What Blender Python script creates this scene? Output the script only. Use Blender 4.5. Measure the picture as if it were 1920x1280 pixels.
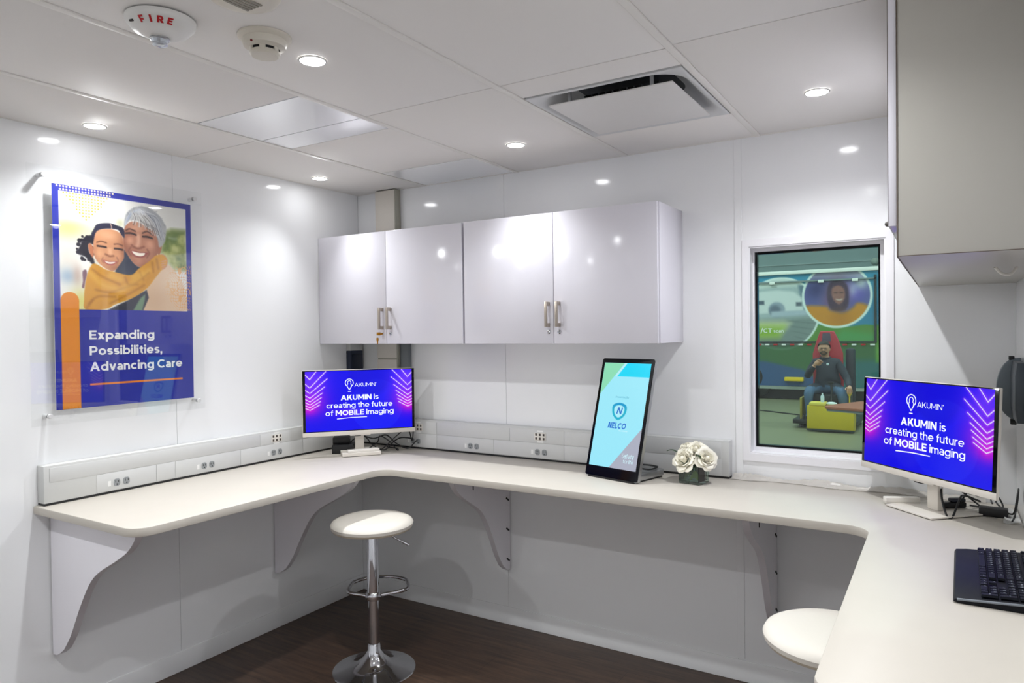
import bpy, bmesh, math, random
import numpy as np
from mathutils import Vector, Matrix

for _o in list(bpy.data.objects):
    bpy.data.objects.remove(_o)
SC = bpy.context.scene
COL = SC.collection
random.seed(7)
PI = math.pi

# ------------------------------------------------------------------ camera, sky, hall lamps, exposure
def cam_matrix(yaw, pitch, roll, loc):
    f = Vector((-math.sin(yaw)*math.cos(pitch), math.cos(yaw)*math.cos(pitch), math.sin(pitch)))
    r = Vector((math.cos(yaw), math.sin(yaw), 0)); u = r.cross(f)
    r2 = math.cos(roll)*r + math.sin(roll)*u
    u2 = -math.sin(roll)*r + math.cos(roll)*u
    m = Matrix.Identity(4)
    for i in range(3):
        m[i][0] = r2[i]; m[i][1] = u2[i]; m[i][2] = -f[i]; m[i][3] = loc[i]
    return m
_c = bpy.data.cameras.new('camera'); CAM = bpy.data.objects.new('camera', _c); COL.objects.link(CAM)
_c.sensor_width = 36; _c.lens = 1324.168/1920*36; _c.clip_start = 0.02; _c.clip_end = 200
CAM.matrix_world = cam_matrix(0.5520197, -0.0147225, -0.0122671, (3.05009, -3.18229, 1.56725))
SC.camera = CAM

WLD = bpy.data.worlds.new('exhibition_hall_air'); SC.world = WLD; WLD.use_nodes = True
WLD.node_tree.nodes['Background'].inputs['Color'].default_value = (0.80, 0.90, 0.92, 1)
WLD.node_tree.nodes['Background'].inputs['Strength'].default_value = 1.2

def area_light(name, loc, size, power, color=(1, 1, 1), target=None):
    l = bpy.data.lights.new(name, 'AREA'); l.shape = 'DISK'; l.size = size; l.energy = power; l.color = color
    o = bpy.data.objects.new(name, l); COL.objects.link(o); o.location = loc
    return o
# high-bay lamps of the exhibition hall outside the window
for _i, (_x, _y, _p) in enumerate([(1.2, 8.6, 190), (-3.2, 12.2, 420), (4.6, 12.2, 260), (2.56, 1.8, 620)]):
    area_light('hall_high_bay_light', (_x, _y, 7.2), 0.5, _p, (0.93, 1.0, 0.95))

SC.view_settings.view_transform = 'Standard'; SC.view_settings.look = 'None'
SC.view_settings.exposure = 0.0; SC.view_settings.gamma = 1.0; SC.view_settings.use_curve_mapping = False
LAMP_STRENGTH = 45.0           # radiance of each ceiling downlight lens
LAMP_POWER = 46.0              # beam of each ceiling downlight

# ------------------------------------------------------------------ materials
def lin(c):
    return tuple(((x/255)/12.92 if x/255 <= 0.04045 else ((x/255+0.055)/1.055)**2.4) for x in c[:3])
MATS = {}
def mat(name, rgb, rough=0.5, metal=0.0, var=0.03, scale=40.0, bump=0.0, spec=0.5, coat=0.0, emit=None, estr=0.0, stretch=(1, 1, 1)):
    if name in MATS: return MATS[name]
    m = bpy.data.materials.new(name); m.use_nodes = True; nt = m.node_tree; N = nt.nodes; L = nt.links
    b = N['Principled BSDF']; c = lin(rgb)
    b.inputs['Roughness'].default_value = rough; b.inputs['Metallic'].default_value = metal
    b.inputs['Specular IOR Level'].default_value = spec; b.inputs['Coat Weight'].default_value = coat
    tc = N.new('ShaderNodeTexCoord'); mp = N.new('ShaderNodeMapping'); mp.inputs['Scale'].default_value = stretch
    no = N.new('ShaderNodeTexNoise'); no.inputs['Scale'].default_value = scale; no.inputs['Detail'].default_value = 3
    L.new(tc.outputs['Object'], mp.inputs['Vector']); L.new(mp.outputs['Vector'], no.inputs['Vector'])
    mx = N.new('ShaderNodeMix'); mx.data_type = 'RGBA'
    mx.inputs[6].default_value = tuple(max(0, x*(1-var)) for x in c)+(1,)
    mx.inputs[7].default_value = tuple(min(1, x*(1+var)) for x in c)+(1,)
    L.new(no.outputs['Fac'], mx.inputs[0]); L.new(mx.outputs[2], b.inputs['Base Color'])
    if bump:
        bp = N.new('ShaderNodeBump'); bp.inputs['Strength'].default_value = bump; bp.inputs['Distance'].default_value = 0.002
        L.new(no.outputs['Fac'], bp.inputs['Height']); L.new(bp.outputs['Normal'], b.inputs['Normal'])
    if emit is not None:
        b.inputs['Emission Color'].default_value = lin(emit)+(1,); b.inputs['Emission Strength'].default_value = estr
    MATS[name] = m
    return m
def clear(name, tint, rough=0.0, ior=1.45, refl=1.0, cap=1.0):
    if name in MATS: return MATS[name]
    m = bpy.data.materials.new(name); m.use_nodes = True; nt = m.node_tree; N = nt.nodes; L = nt.links
    N.remove(N['Principled BSDF'])
    t = N.new('ShaderNodeBsdfTransparent'); t.inputs[0].default_value = tint+(1,)
    g = N.new('ShaderNodeBsdfGlossy'); g.inputs['Roughness'].default_value = rough
    f = N.new('ShaderNodeFresnel'); f.inputs['IOR'].default_value = ior
    mu = N.new('ShaderNodeMath'); mu.operation = 'MULTIPLY'; mu.inputs[1].default_value = refl
    x = N.new('ShaderNodeMixShader'); mi = N.new('ShaderNodeMath'); mi.operation = 'MINIMUM'; mi.inputs[1].default_value = cap
    L.new(f.outputs[0], mu.inputs[0]); L.new(mu.outputs[0], mi.inputs[0]); L.new(mi.outputs[0], x.inputs[0])
    L.new(t.outputs[0], x.inputs[1]); L.new(g.outputs[0], x.inputs[2])
    L.new(x.outputs[0], N['Material Output'].inputs[0]); MATS[name] = m
    return m
def print_mat(name, emit=0.0, rough=0.35, base=1.0):
    m = bpy.data.materials.new(name); m.use_nodes = True; nt = m.node_tree; N = nt.nodes; L = nt.links
    b = N['Principled BSDF']; a = N.new('ShaderNodeVertexColor'); a.layer_name = 'Col'
    b.inputs['Roughness'].default_value = rough
    if emit:
        b.inputs['Specular IOR Level'].default_value = 0.15
        b.inputs['Base Color'].default_value = (0.004, 0.004, 0.006, 1)
        L.new(a.outputs[0], b.inputs['Emission Color']); b.inputs['Emission Strength'].default_value = emit
    else:
        L.new(a.outputs[0], b.inputs['Base Color'])
    return m

M_WALL = mat('gloss_white_wall_panel', (247, 248, 249), 0.10, var=0.006, scale=3)
M_WALLBACK = mat('wall_panel_joint_filler', (222, 224, 224), 0.6)
M_CEIL = mat('warm_white_ceiling_panel', (242, 239, 235), 0.75, var=0.012, scale=220)
M_CEILGLOSS = mat('gloss_ceiling_panel', (248, 250, 253), 0.12, var=0.004, scale=3, spec=0.9, coat=0.8)
M_BAR = mat('ceiling_grid_paint', (240, 237, 231), 0.55, var=0.01)
M_DARKGAP = mat('shadow_gap_void', (70, 68, 66), 0.9)
M_LAM = mat('white_laminate', (228, 226, 234), 0.14, var=0.006, scale=4)
M_BRKT = mat('bracket_white_laminate', (246, 244, 250), 0.2, var=0.006, scale=4)
M_LAMEDGE = mat('laminate_edge_band', (214, 210, 214), 0.3, var=0.01)
M_EDGELINE = mat('laminate_dark_seam', (96, 84, 74), 0.6)
M_COUNTER = mat('cream_solid_surface_top', (196, 190, 180), 0.45, var=0.035, scale=7, stretch=(1, 1, 1))
M_RACE = mat('light_grey_raceway', (206, 207, 205), 0.42, var=0.015)
M_RACE2 = mat('light_grey_raceway_cover', (210, 211, 210), 0.40, var=0.015)
M_BLACK = mat('matt_black_plastic', (16, 17, 20), 0.45, var=0.1)
M_BLACKG = mat('gloss_black_glass', (5, 6, 11), 0.08, var=0.05, spec=0.25)
M_RUB = mat('black_rubber_cable', (20, 21, 24), 0.5, var=0.1)
M_STEEL = mat('brushed_nickel', (186, 176, 164), 0.34, 1.0, var=0.06, scale=300, stretch=(1, 1, 0.1))
M_CHROME = mat('polished_chrome', (215, 217, 222), 0.07, 1.0, var=0.01)
M_BRASS = mat('key_brass', (172, 120, 44), 0.3, 1.0, var=0.05)
M_PLWHITE = mat('warm_white_plastic', (232, 228, 220), 0.4, var=0.01)
M_MONWHITE = mat('monitor_white_plastic', (222, 216, 206), 0.4, var=0.01)
M_VINYL = mat('cream_vinyl_upholstery', (222, 217, 207), 0.5, var=0.015, scale=80, bump=0.05)
M_GREYREC = mat('grey_receptacle_plastic', (146, 150, 152), 0.4)
M_SLOT = mat('socket_slot_black', (22, 22, 22), 0.7)
M_LABEL = mat('white_paper_label', (240, 240, 238), 0.6)
M_RED = mat('red_print', (190, 28, 34), 0.5)
M_DETECT = mat('ivory_detector_plastic', (222, 216, 202), 0.45, var=0.01)
M_FIRE = mat('white_strobe_plastic', (232, 231, 227), 0.4, var=0.01)
M_CLEARPL = clear('clear_strobe_lens', (0.82, 0.86, 0.9), 0.02, 1.5)
M_ACRYL = clear('clear_acrylic_sheet', (0.994, 0.997, 0.996), 0.0, 1.49, 1.1, 0.055)
M_GLASS = clear('tinted_window_glass', (0.66, 0.76, 0.72), 0.0, 1.5)
M_VGLASS = clear('vase_glass', (0.72, 0.82, 0.77), 0.0, 1.5)
M_ALU = mat('satin_aluminium', (190, 192, 194), 0.35, 1.0, var=0.02)
M_STANDOFF = mat('satin_silver_standoff', (226, 226, 226), 0.4, 0.35)
M_WHITEPRINT = mat('white_print', (240, 240, 240), 0.5)
M_ORANGE = mat('orange_print', (226, 126, 22), 0.5)
M_WHITELED = mat('white_screen_pixels', (10, 10, 10), 0.4, emit=(245, 250, 255), estr=1.05)

def floor_material():
    m = bpy.data.materials.new('dark_walnut_plank_vinyl'); m.use_nodes = True; nt = m.node_tree; N = nt.nodes; L = nt.links
    b = N['Principled BSDF']; tc = N.new('ShaderNodeTexCoord'); mp = N.new('ShaderNodeMapping'); mp.inputs['Scale'].default_value = (1.2, 14, 1)
    no = N.new('ShaderNodeTexNoise'); no.inputs['Scale'].default_value = 3.2; no.inputs['Detail'].default_value = 6; no.inputs['Roughness'].default_value = 0.65
    br = N.new('ShaderNodeTexBrick'); br.inputs['Scale'].default_value = 1.0; br.inputs['Brick Width'].default_value = 1.2; br.inputs['Row Height'].default_value = 0.18
    br.inputs['Mortar Size'].default_value = 0.0015; br.inputs['Color1'].default_value = (0.85, 0.85, 0.85, 1); br.inputs['Color2'].default_value = (1.15, 1.1, 1.05, 1); br.inputs['Mortar'].default_value = (0.5, 0.5, 0.5, 1)
    cr = N.new('ShaderNodeValToRGB'); cr.color_ramp.elements[0].position = 0.3; cr.color_ramp.elements[0].color = lin((46, 36, 30))+(1,)
    cr.color_ramp.elements[1].position = 0.75; cr.color_ramp.elements[1].color = lin((96, 74, 60))+(1,)
    mu = N.new('ShaderNodeMix'); mu.data_type = 'RGBA'; mu.blend_type = 'MULTIPLY'; mu.inputs[0].default_value = 1
    L.new(tc.outputs['Object'], mp.inputs[0]); L.new(mp.outputs[0], no.inputs[0]); L.new(tc.outputs['Object'], br.inputs[0])
    L.new(no.outputs['Fac'], cr.inputs[0]); L.new(cr.outputs[0], mu.inputs[6]); L.new(br.outputs[0], mu.inputs[7]); L.new(mu.outputs[2], b.inputs['Base Color'])
    b.inputs['Roughness'].default_value = 0.42
    return m
M_FLOOR = floor_material()

# ------------------------------------------------------------------ mesh helpers
def finish(name, bm, m=None, parent=None, smooth=40, loc=None):
    me = bpy.data.meshes.new(name); bmesh.ops.recalc_face_normals(bm, faces=bm.faces[:]); bm.to_mesh(me); bm.free()
    if m is not None: me.materials.append(m)
    if smooth:
        if smooth >= 50: me.polygons.foreach_set('use_smooth', [True]*len(me.polygons))
        me.set_sharp_from_angle(angle=math.radians(smooth))
    else: me.polygons.foreach_set('use_smooth', [False]*len(me.polygons))
    return link(name, me, parent, loc)
def link(name, me, parent=None, loc=None):
    o = bpy.data.objects.new(name, me); COL.objects.link(o)
    if parent is not None: o.parent = parent
    if loc is not None: o.location = loc
    return o
def tag(o, label=None, cat=None, group=None, kind=None):
    if label: o['label'] = label
    if cat: o['category'] = cat
    if group: o['group'] = group
    if kind: o['kind'] = kind
    return o
def thing(name, label, cat, loc=(0, 0, 0), rz=0.0, group=None):
    o = bpy.data.objects.new(name, None); COL.objects.link(o); o.location = loc; o.rotation_euler = (0, 0, rz)
    o.empty_display_size = 0.05
    return tag(o, label, cat, group)
def copy_tree(o, parent=None):
    c = o.copy(); COL.objects.link(c); c.parent = parent
    for ch in list(o.children): copy_tree(ch, c)
    return c
def merge(bm, tmp, M=None, round_=False):
    if round_:
        for f in tmp.faces: f.smooth = True
    me = bpy.data.meshes.new('tmp'); tmp.to_mesh(me); tmp.free()
    if M is not None: me.transform(M)
    bm.from_mesh(me); bpy.data.meshes.remove(me)
def box(bm, x0, x1, y0, y1, z0, z1, bev=0.0, seg=2, M=None):
    t = bmesh.new(); bmesh.ops.create_cube(t, size=1)
    for v in t.verts:
        v.co = Vector(((x0+x1)/2+v.co.x*(x1-x0), (y0+y1)/2+v.co.y*(y1-y0), (z0+z1)/2+v.co.z*(z1-z0)))
    if bev: bmesh.ops.bevel(t, geom=t.edges[:], offset=bev, segments=seg, affect='EDGES', profile=0.5)
    merge(bm, t, M)
def prism(bm, pts, lo, hi, plane='XY', M=None, bev=0.0):
    """extrude a closed outline; plane gives the two axes the outline is drawn in"""
    t = bmesh.new()
    def P(a, b, c):
        return {'XY': (a, b, c), 'XZ': (a, c, b), 'YZ': (c, a, b)}[plane]
    A = [t.verts.new(P(a, b, lo)) for a, b in pts]; B = [t.verts.new(P(a, b, hi)) for a, b in pts]; n = len(pts)
    fa = t.faces.new(A); fb = t.faces.new(B[::-1])
    for i in range(n): t.faces.new((A[i], B[i], B[(i+1) % n], A[(i+1) % n]))
    bmesh.ops.recalc_face_normals(t, faces=t.faces[:])
    if bev: bmesh.ops.bevel(t, geom=list(set(fa.edges[:]+fb.edges[:])), offset=bev, segments=2, affect='EDGES', profile=0.5)
    ax = {'XY': 2, 'XZ': 1, 'YZ': 0}[plane]
    for f in t.faces: f.smooth = abs(f.normal[ax]) < 0.98
    merge(bm, t, M)
def lathe(bm, prof, seg=40, M=None):
    t = bmesh.new(); rings = []
    for r, z in prof:
        if r < 1e-5: rings.append([t.verts.new((0, 0, z))])
        else: rings.append([t.verts.new((r*math.cos(2*PI*i/seg), r*math.sin(2*PI*i/seg), z)) for i in range(seg)])
    for a, b in zip(rings, rings[1:]):
        for i in range(seg):
            j = (i+1) % seg
            if len(a) == 1 and len(b) == 1: continue
            if len(a) == 1: t.faces.new((a[0], b[i], b[j]))
            elif len(b) == 1: t.faces.new((a[i], b[0], a[j]))
            else: t.faces.new((a[i], b[i], b[j], a[j]))
    merge(bm, t, M, True)
def catmull(pts, n=6, closed=False):
    P = [Vector(p) for p in pts]; out = []; N = len(P)
    rng = range(N) if closed else range(N-1)
    for i in rng:
        p0 = P[(i-1) % N] if closed or i > 0 else P[0]*2-P[1]
        p1 = P[i]; p2 = P[(i+1) % N]
        p3 = P[(i+2) % N] if closed or i+2 < N else P[-1]*2-P[-2]
        for k in range(n):
            t = k/n
            out.append(0.5*((2*p1)+(-p0+p2)*t+(2*p0-5*p1+4*p2-p3)*t*t+(-p0+3*p1-3*p2+p3)*t**3))
    if not closed: out.append(P[-1])
    return out
def tube(bm, pts, r, seg=8, closed=False, M=None, rads=None):
    t = bmesh.new(); P = [Vector(p) for p in pts]; n = len(P); rings = []; up = None
    for i in range(n):
        a = P[(i-1) % n] if closed or i > 0 else P[0]; b = P[(i+1) % n] if closed or i < n-1 else P[-1]
        d = (b-a).normalized()
        if up is None:
            up = d.cross(Vector((0, 0, 1)))
            if up.length < 1e-3: up = d.cross(Vector((1, 0, 0)))
            up.normalize()
        up = (up-d*up.dot(d)).normalized(); w = d.cross(up)
        rr = rads[i] if rads else r
        rings.append([t.verts.new(P[i]+(up*math.cos(2*PI*k/seg)+w*math.sin(2*PI*k/seg))*rr) for k in range(seg)])
    for i in range(n if closed else n-1):
        a = rings[i]; b = rings[(i+1) % n]
        for k in range(seg):
            t.faces.new((a[k], a[(k+1) % seg], b[(k+1) % seg], b[k]))
    if not closed:
        t.faces.new(rings[0][::-1]); t.faces.new(rings[-1])
    merge(bm, t, M, True)
def sphere(bm, c, r, s=(1, 1, 1), u=20, v=12, M=None):
    t = bmesh.new(); bmesh.ops.create_uvsphere(t, u_segments=u, v_segments=v, radius=r)
    for q in t.verts: q.co = Vector((c[0]+q.co.x*s[0], c[1]+q.co.y*s[1], c[2]+q.co.z*s[2]))
    merge(bm, t, M, True)
def fillet(pts, radii, n=8):
    """round the corners of a closed outline"""
    out = []; N = len(pts)
    for i in range(N):
        p = Vector(pts[i]); a = (Vector(pts[i-1])-p); b = (Vector(pts[(i+1) % N])-p); r = radii[i]
        if r <= 0: out.append(tuple(p)); continue
        a.normalize(); b.normalize(); ang = a.angle(b); d = r/math.tan(ang/2)
        s = p+a*d; e = p+b*d; c = p+(a+b).normalized()*(r/math.sin(ang/2))
        a0 = math.atan2(s.y-c.y, s.x-c.x); a1 = math.atan2(e.y-c.y, e.x-c.x); da = (a1-a0+PI) % (2*PI)-PI
        for k in range(n+1): out.append((c.x+r*math.cos(a0+da*k/n), c.y+r*math.sin(a0+da*k/n)))
    return out
def rrect(w, h, r, n=5):
    return fillet([(-w/2, -h/2), (w/2, -h/2), (w/2, h/2), (-w/2, h/2)], [r]*4, n)

# lettering: a geometric sans drawn from strokes (cap height 1)
def glyph(ch, s):
    P = []; X = 0.74; AS = 1.04; R = 0.40; t = s*0.9
    def rect(x0, x1, y0, y1): P.append([(x0, y0), (x1, y0), (x1, y1), (x0, y1)])
    def V(x, y0, y1): rect(x, x+s, y0, y1)
    def D(xb, xt, y0, y1, w): P.append([(xb, y0), (xb+w, y0), (xt+w, y1), (xt, y1)])
    def A(cx, cy, rx, ry, a0, a1):
        n = max(3, int(abs(a1-a0)/15))
        for k in range(n):
            q = []
            for a, o in ((a0+(a1-a0)*k/n, 1), (a0+(a1-a0)*(k+1)/n, 1), (a0+(a1-a0)*(k+1)/n, 0), (a0+(a1-a0)*k/n, 0)):
                a = math.radians(a); q.append((cx+(rx-(0 if o else s))*math.cos(a), cy+(ry-(0 if o else t))*math.sin(a)))
            P.append(q)
    def O(): A(R, X/2, R, X/2, 0, 360)
    w = 0.7
    if ch == 'a': A(.31, X-.30, .33, .30, 0, 142); V(.64-s, 0, X-.30); A(.24, .225, .24, .225, 90, 270); rect(.24, .60, .45-t, .45); rect(.24, .55, 0, t); w = .64
    elif ch == 'b': O(); V(0, 0, AS); w = .8
    elif ch == 'c': A(R, X/2, R, X/2, 48, 312); w = .70
    elif ch == 'd': O(); V(2*R-s, 0, AS); w = .8
    elif ch == 'e': A(R, X/2, R, X/2, 0, 318); rect(.06, 2*R-.02, X/2-t*.55, X/2+t*.35); w = .8
    elif ch == 'f': V(.13, 0, .76); A(.41, .76, .28, .28, 90, 180); rect(0, .44, X-t, X); w = .44
    elif ch == 'g': O(); V(2*R-s, 0, X); A(R, 0.0, R, .27, 208, 360); w = .8
    elif ch == 'h': V(0, 0, AS); A(.345, X-.345, .345, .345, 0, 180); V(.69-s, 0, X-.345); w = .69
    elif ch == 'i': V(0, 0, X); A(s/2, .93, .62*s+s*.0, .62*s, 0, 360); rect(-s*.05, s*1.05, .93-s*.5, .93+s*.5); w = s
    elif ch == 'l': V(0, 0, AS); w = s
    elif ch == 'm': V(0, 0, X); A(.31, X-.31, .31, .31, 0, 180); V(.62-s, 0, X-.31); A(.93-s, X-.31, .31, .31, 0, 180); V(1.24-2*s, 0, X-.31); w = 1.24-s
    elif ch == 'n': V(0, 0, X); A(.345, X-.345, .345, .345, 0, 180); V(.69-s, 0, X-.345); w = .69
    elif ch == 'o': O(); w = .8
    elif ch == 'p': O(); V(0, -.28, X); w = .8
    elif ch == 'r': V(0, 0, X); A(.33, X-.33, .33, .33, 68, 180); w = .43
    elif ch == 's': ry = (X+t)/4; A(.30, X-ry, .30, ry, 28, 270); A(.30, ry, .30, ry, -152, 90); w = .60
    elif ch == 't': V(.13, .24, .93); A(.38, .25, .25, .25, 180, 282); rect(0, .44, X-t, X); w = .45
    elif ch == 'u': V(0, .345, X); A(.345, .345, .345, .345, 180, 360); V(.69-s, 0, X); w = .69
    elif ch == 'v': k = s*1.12; D(.37-k/2, 0, 0, X, k); D(.37-k/2, .74-k, 0, X, k); w = .74
    elif ch == 'w': k = s*1.1; D(.30-k/2, 0, 0, X, k); D(.30-k/2, .55-k/2, 0, X, k); D(.80-k/2, .55-k/2, 0, X, k); D(.80-k/2, 1.1-k, 0, X, k); w = 1.1
    elif ch == 'y': k = s*1.12; D(.37-k/2, 0, 0, X, k); D(.18-k/2, .74-k, -.28, X, k); w = .74
    elif ch == 'x': k = s*1.2; D(0, .72-k, 0, X, k); D(.72-k, 0, 0, X, k); w = .72
    elif ch == ',': D(0, .05, -.2, .05, s*.7); rect(.0, s, 0, s); w = s
    elif ch == 'A': k = s*1.08; D(0, .51-k/2, 0, 1, k); D(1.02-k, .51-k/2, 0, 1, k); rect(.2, .82, .22, .22+t*.9); w = 1.02
    elif ch == 'B': V(0, 0, 1); rect(0, .46, 0, t); rect(0, .42, .5-t/2, .5+t/2); rect(0, .42, 1-t, 1); A(.42, .75-t/4, .32, .25+t/4, -90, 90); A(.46, .25+t/4, .36, .25+t/4, -90, 90); w = .82
    elif ch == 'C': A(.52, .5, .52, .5, 46, 314); w = .92
    elif ch == 'E': V(0, 0, 1); rect(0, .70, 0, t); rect(0, .64, .5-t/2, .5+t/2); rect(0, .70, 1-t, 1); w = .70
    elif ch == 'F': V(0, 0, 1); rect(0, .62, .44-t/2, .44+t/2); rect(0, .68, 1-t, 1); w = .68
    elif ch == 'I': V(0, 0, 1); w = s
    elif ch == 'K': V(0, 0, 1); k = s*1.28; D(s*.6, .84-k, .34, 1, k); D(.90-k, .30, 0, .66, k); w = .90
    elif ch == 'L': V(0, 0, 1); rect(0, .66, 0, t); w = .66
    elif ch == 'M': V(0, 0, 1); V(1.08-s, 0, 1); k = s*1.05; D(.54-k/2, s*.1, .28, 1, k); D(.54-k/2, 1.08-k-s*.1, .28, 1, k); w = 1.08
    elif ch == 'N': V(0, 0, 1); V(.90-s, 0, 1); k = s*1.22; D(.90-k, 0, 0, 1, k); w = .90
    elif ch == 'O': A(.54, .5, .54, .5, 0, 360); w = 1.08
    elif ch == 'P': V(0, 0, 1); rect(0, .42, .30, .30+t); rect(0, .42, 1-t, 1); A(.42, .65, .38, .35, -90, 90); w = .80
    elif ch == 'R': V(0, 0, 1); rect(0, .42, .30, .30+t); rect(0, .42, 1-t, 1); A(.42, .65, .38, .35, -90, 90); k = s*1.2; D(.84-k, .34, 0, .34, k); w = .84
    elif ch == 'S': ry = (1+t)/4; A(.38, 1-ry, .38, ry, 28, 270); A(.38, ry, .38, ry, -152, 90); w = .76
    elif ch == 'T': rect(0, .8, 1-t, 1); V(.4-s/2, 0, 1); w = .8
    elif ch == 'U': V(0, .40, 1); V(.86-s, .40, 1); A(.43, .43, .43, .43, 180, 360); w = .86
    elif ch == 'W': k = s*1.05; D(.34-k/2, 0, 0, 1, k); D(.34-k/2, .68-k/2, 0, 1, k); D(1.02-k/2, .68-k/2, 0, 1, k); D(1.02-k/2, 1.36-k, 0, 1, k); w = 1.36
    elif ch == '/': D(0, .4, -.1, 1.1, s); w = .55
    elif ch == ' ': w = 0.22
    return w, P
def text_polys(body, s, gap=None):
    gap = 0.115-s*0.12 if gap is None else gap
    x = 0.0; out = []
    for ch in body:
        w, P = glyph(ch, s); out += [[(a+x, b) for a, b in q] for q in P]; x += w+gap
    return x-gap, out
def add_text(bm, body, M, width=None, cap=None, bold=0.16, align='L', shear=0.0):
    """lay lettering in the local XY plane of M, baseline on y = 0; bold = stroke weight"""
    w, P = text_polys(body, bold)
    sy = cap if cap else width/w; sx = width/w if width else sy
    off = {'L': 0, 'C': -w*sx/2, 'R': -w*sx}[align]
    for k, q in enumerate(P): bm.faces.new([bm.verts.new(M @ Vector((off+(a+shear*b)*sx, b*sy, (k % 16)*1.5e-5))) for a, b in q])
def font_text(bm, body, M, cap):
    """small legends in the built-in font"""
    cu = bpy.data.curves.new('t', 'FONT'); cu.body = body; cu.resolution_u = 2
    o = bpy.data.objects.new('t', cu); me = bpy.data.meshes.new_from_object(o); bpy.data.objects.remove(o); bpy.data.curves.remove(cu)
    me.transform(M @ Matrix.Scale(cap/0.69, 4)); bm.from_mesh(me); bpy.data.meshes.remove(me)
def frame(o, xa, ya):
    """matrix with origin o, x axis xa, y axis ya"""
    xa = Vector(xa).normalized(); ya = Vector(ya).normalized(); za = xa.cross(ya)
    m = Matrix.Identity(4)
    for i in range(3): m[i][0] = xa[i]; m[i][1] = ya[i]; m[i][2] = za[i]; m[i][3] = o[i]
    return m

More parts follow.
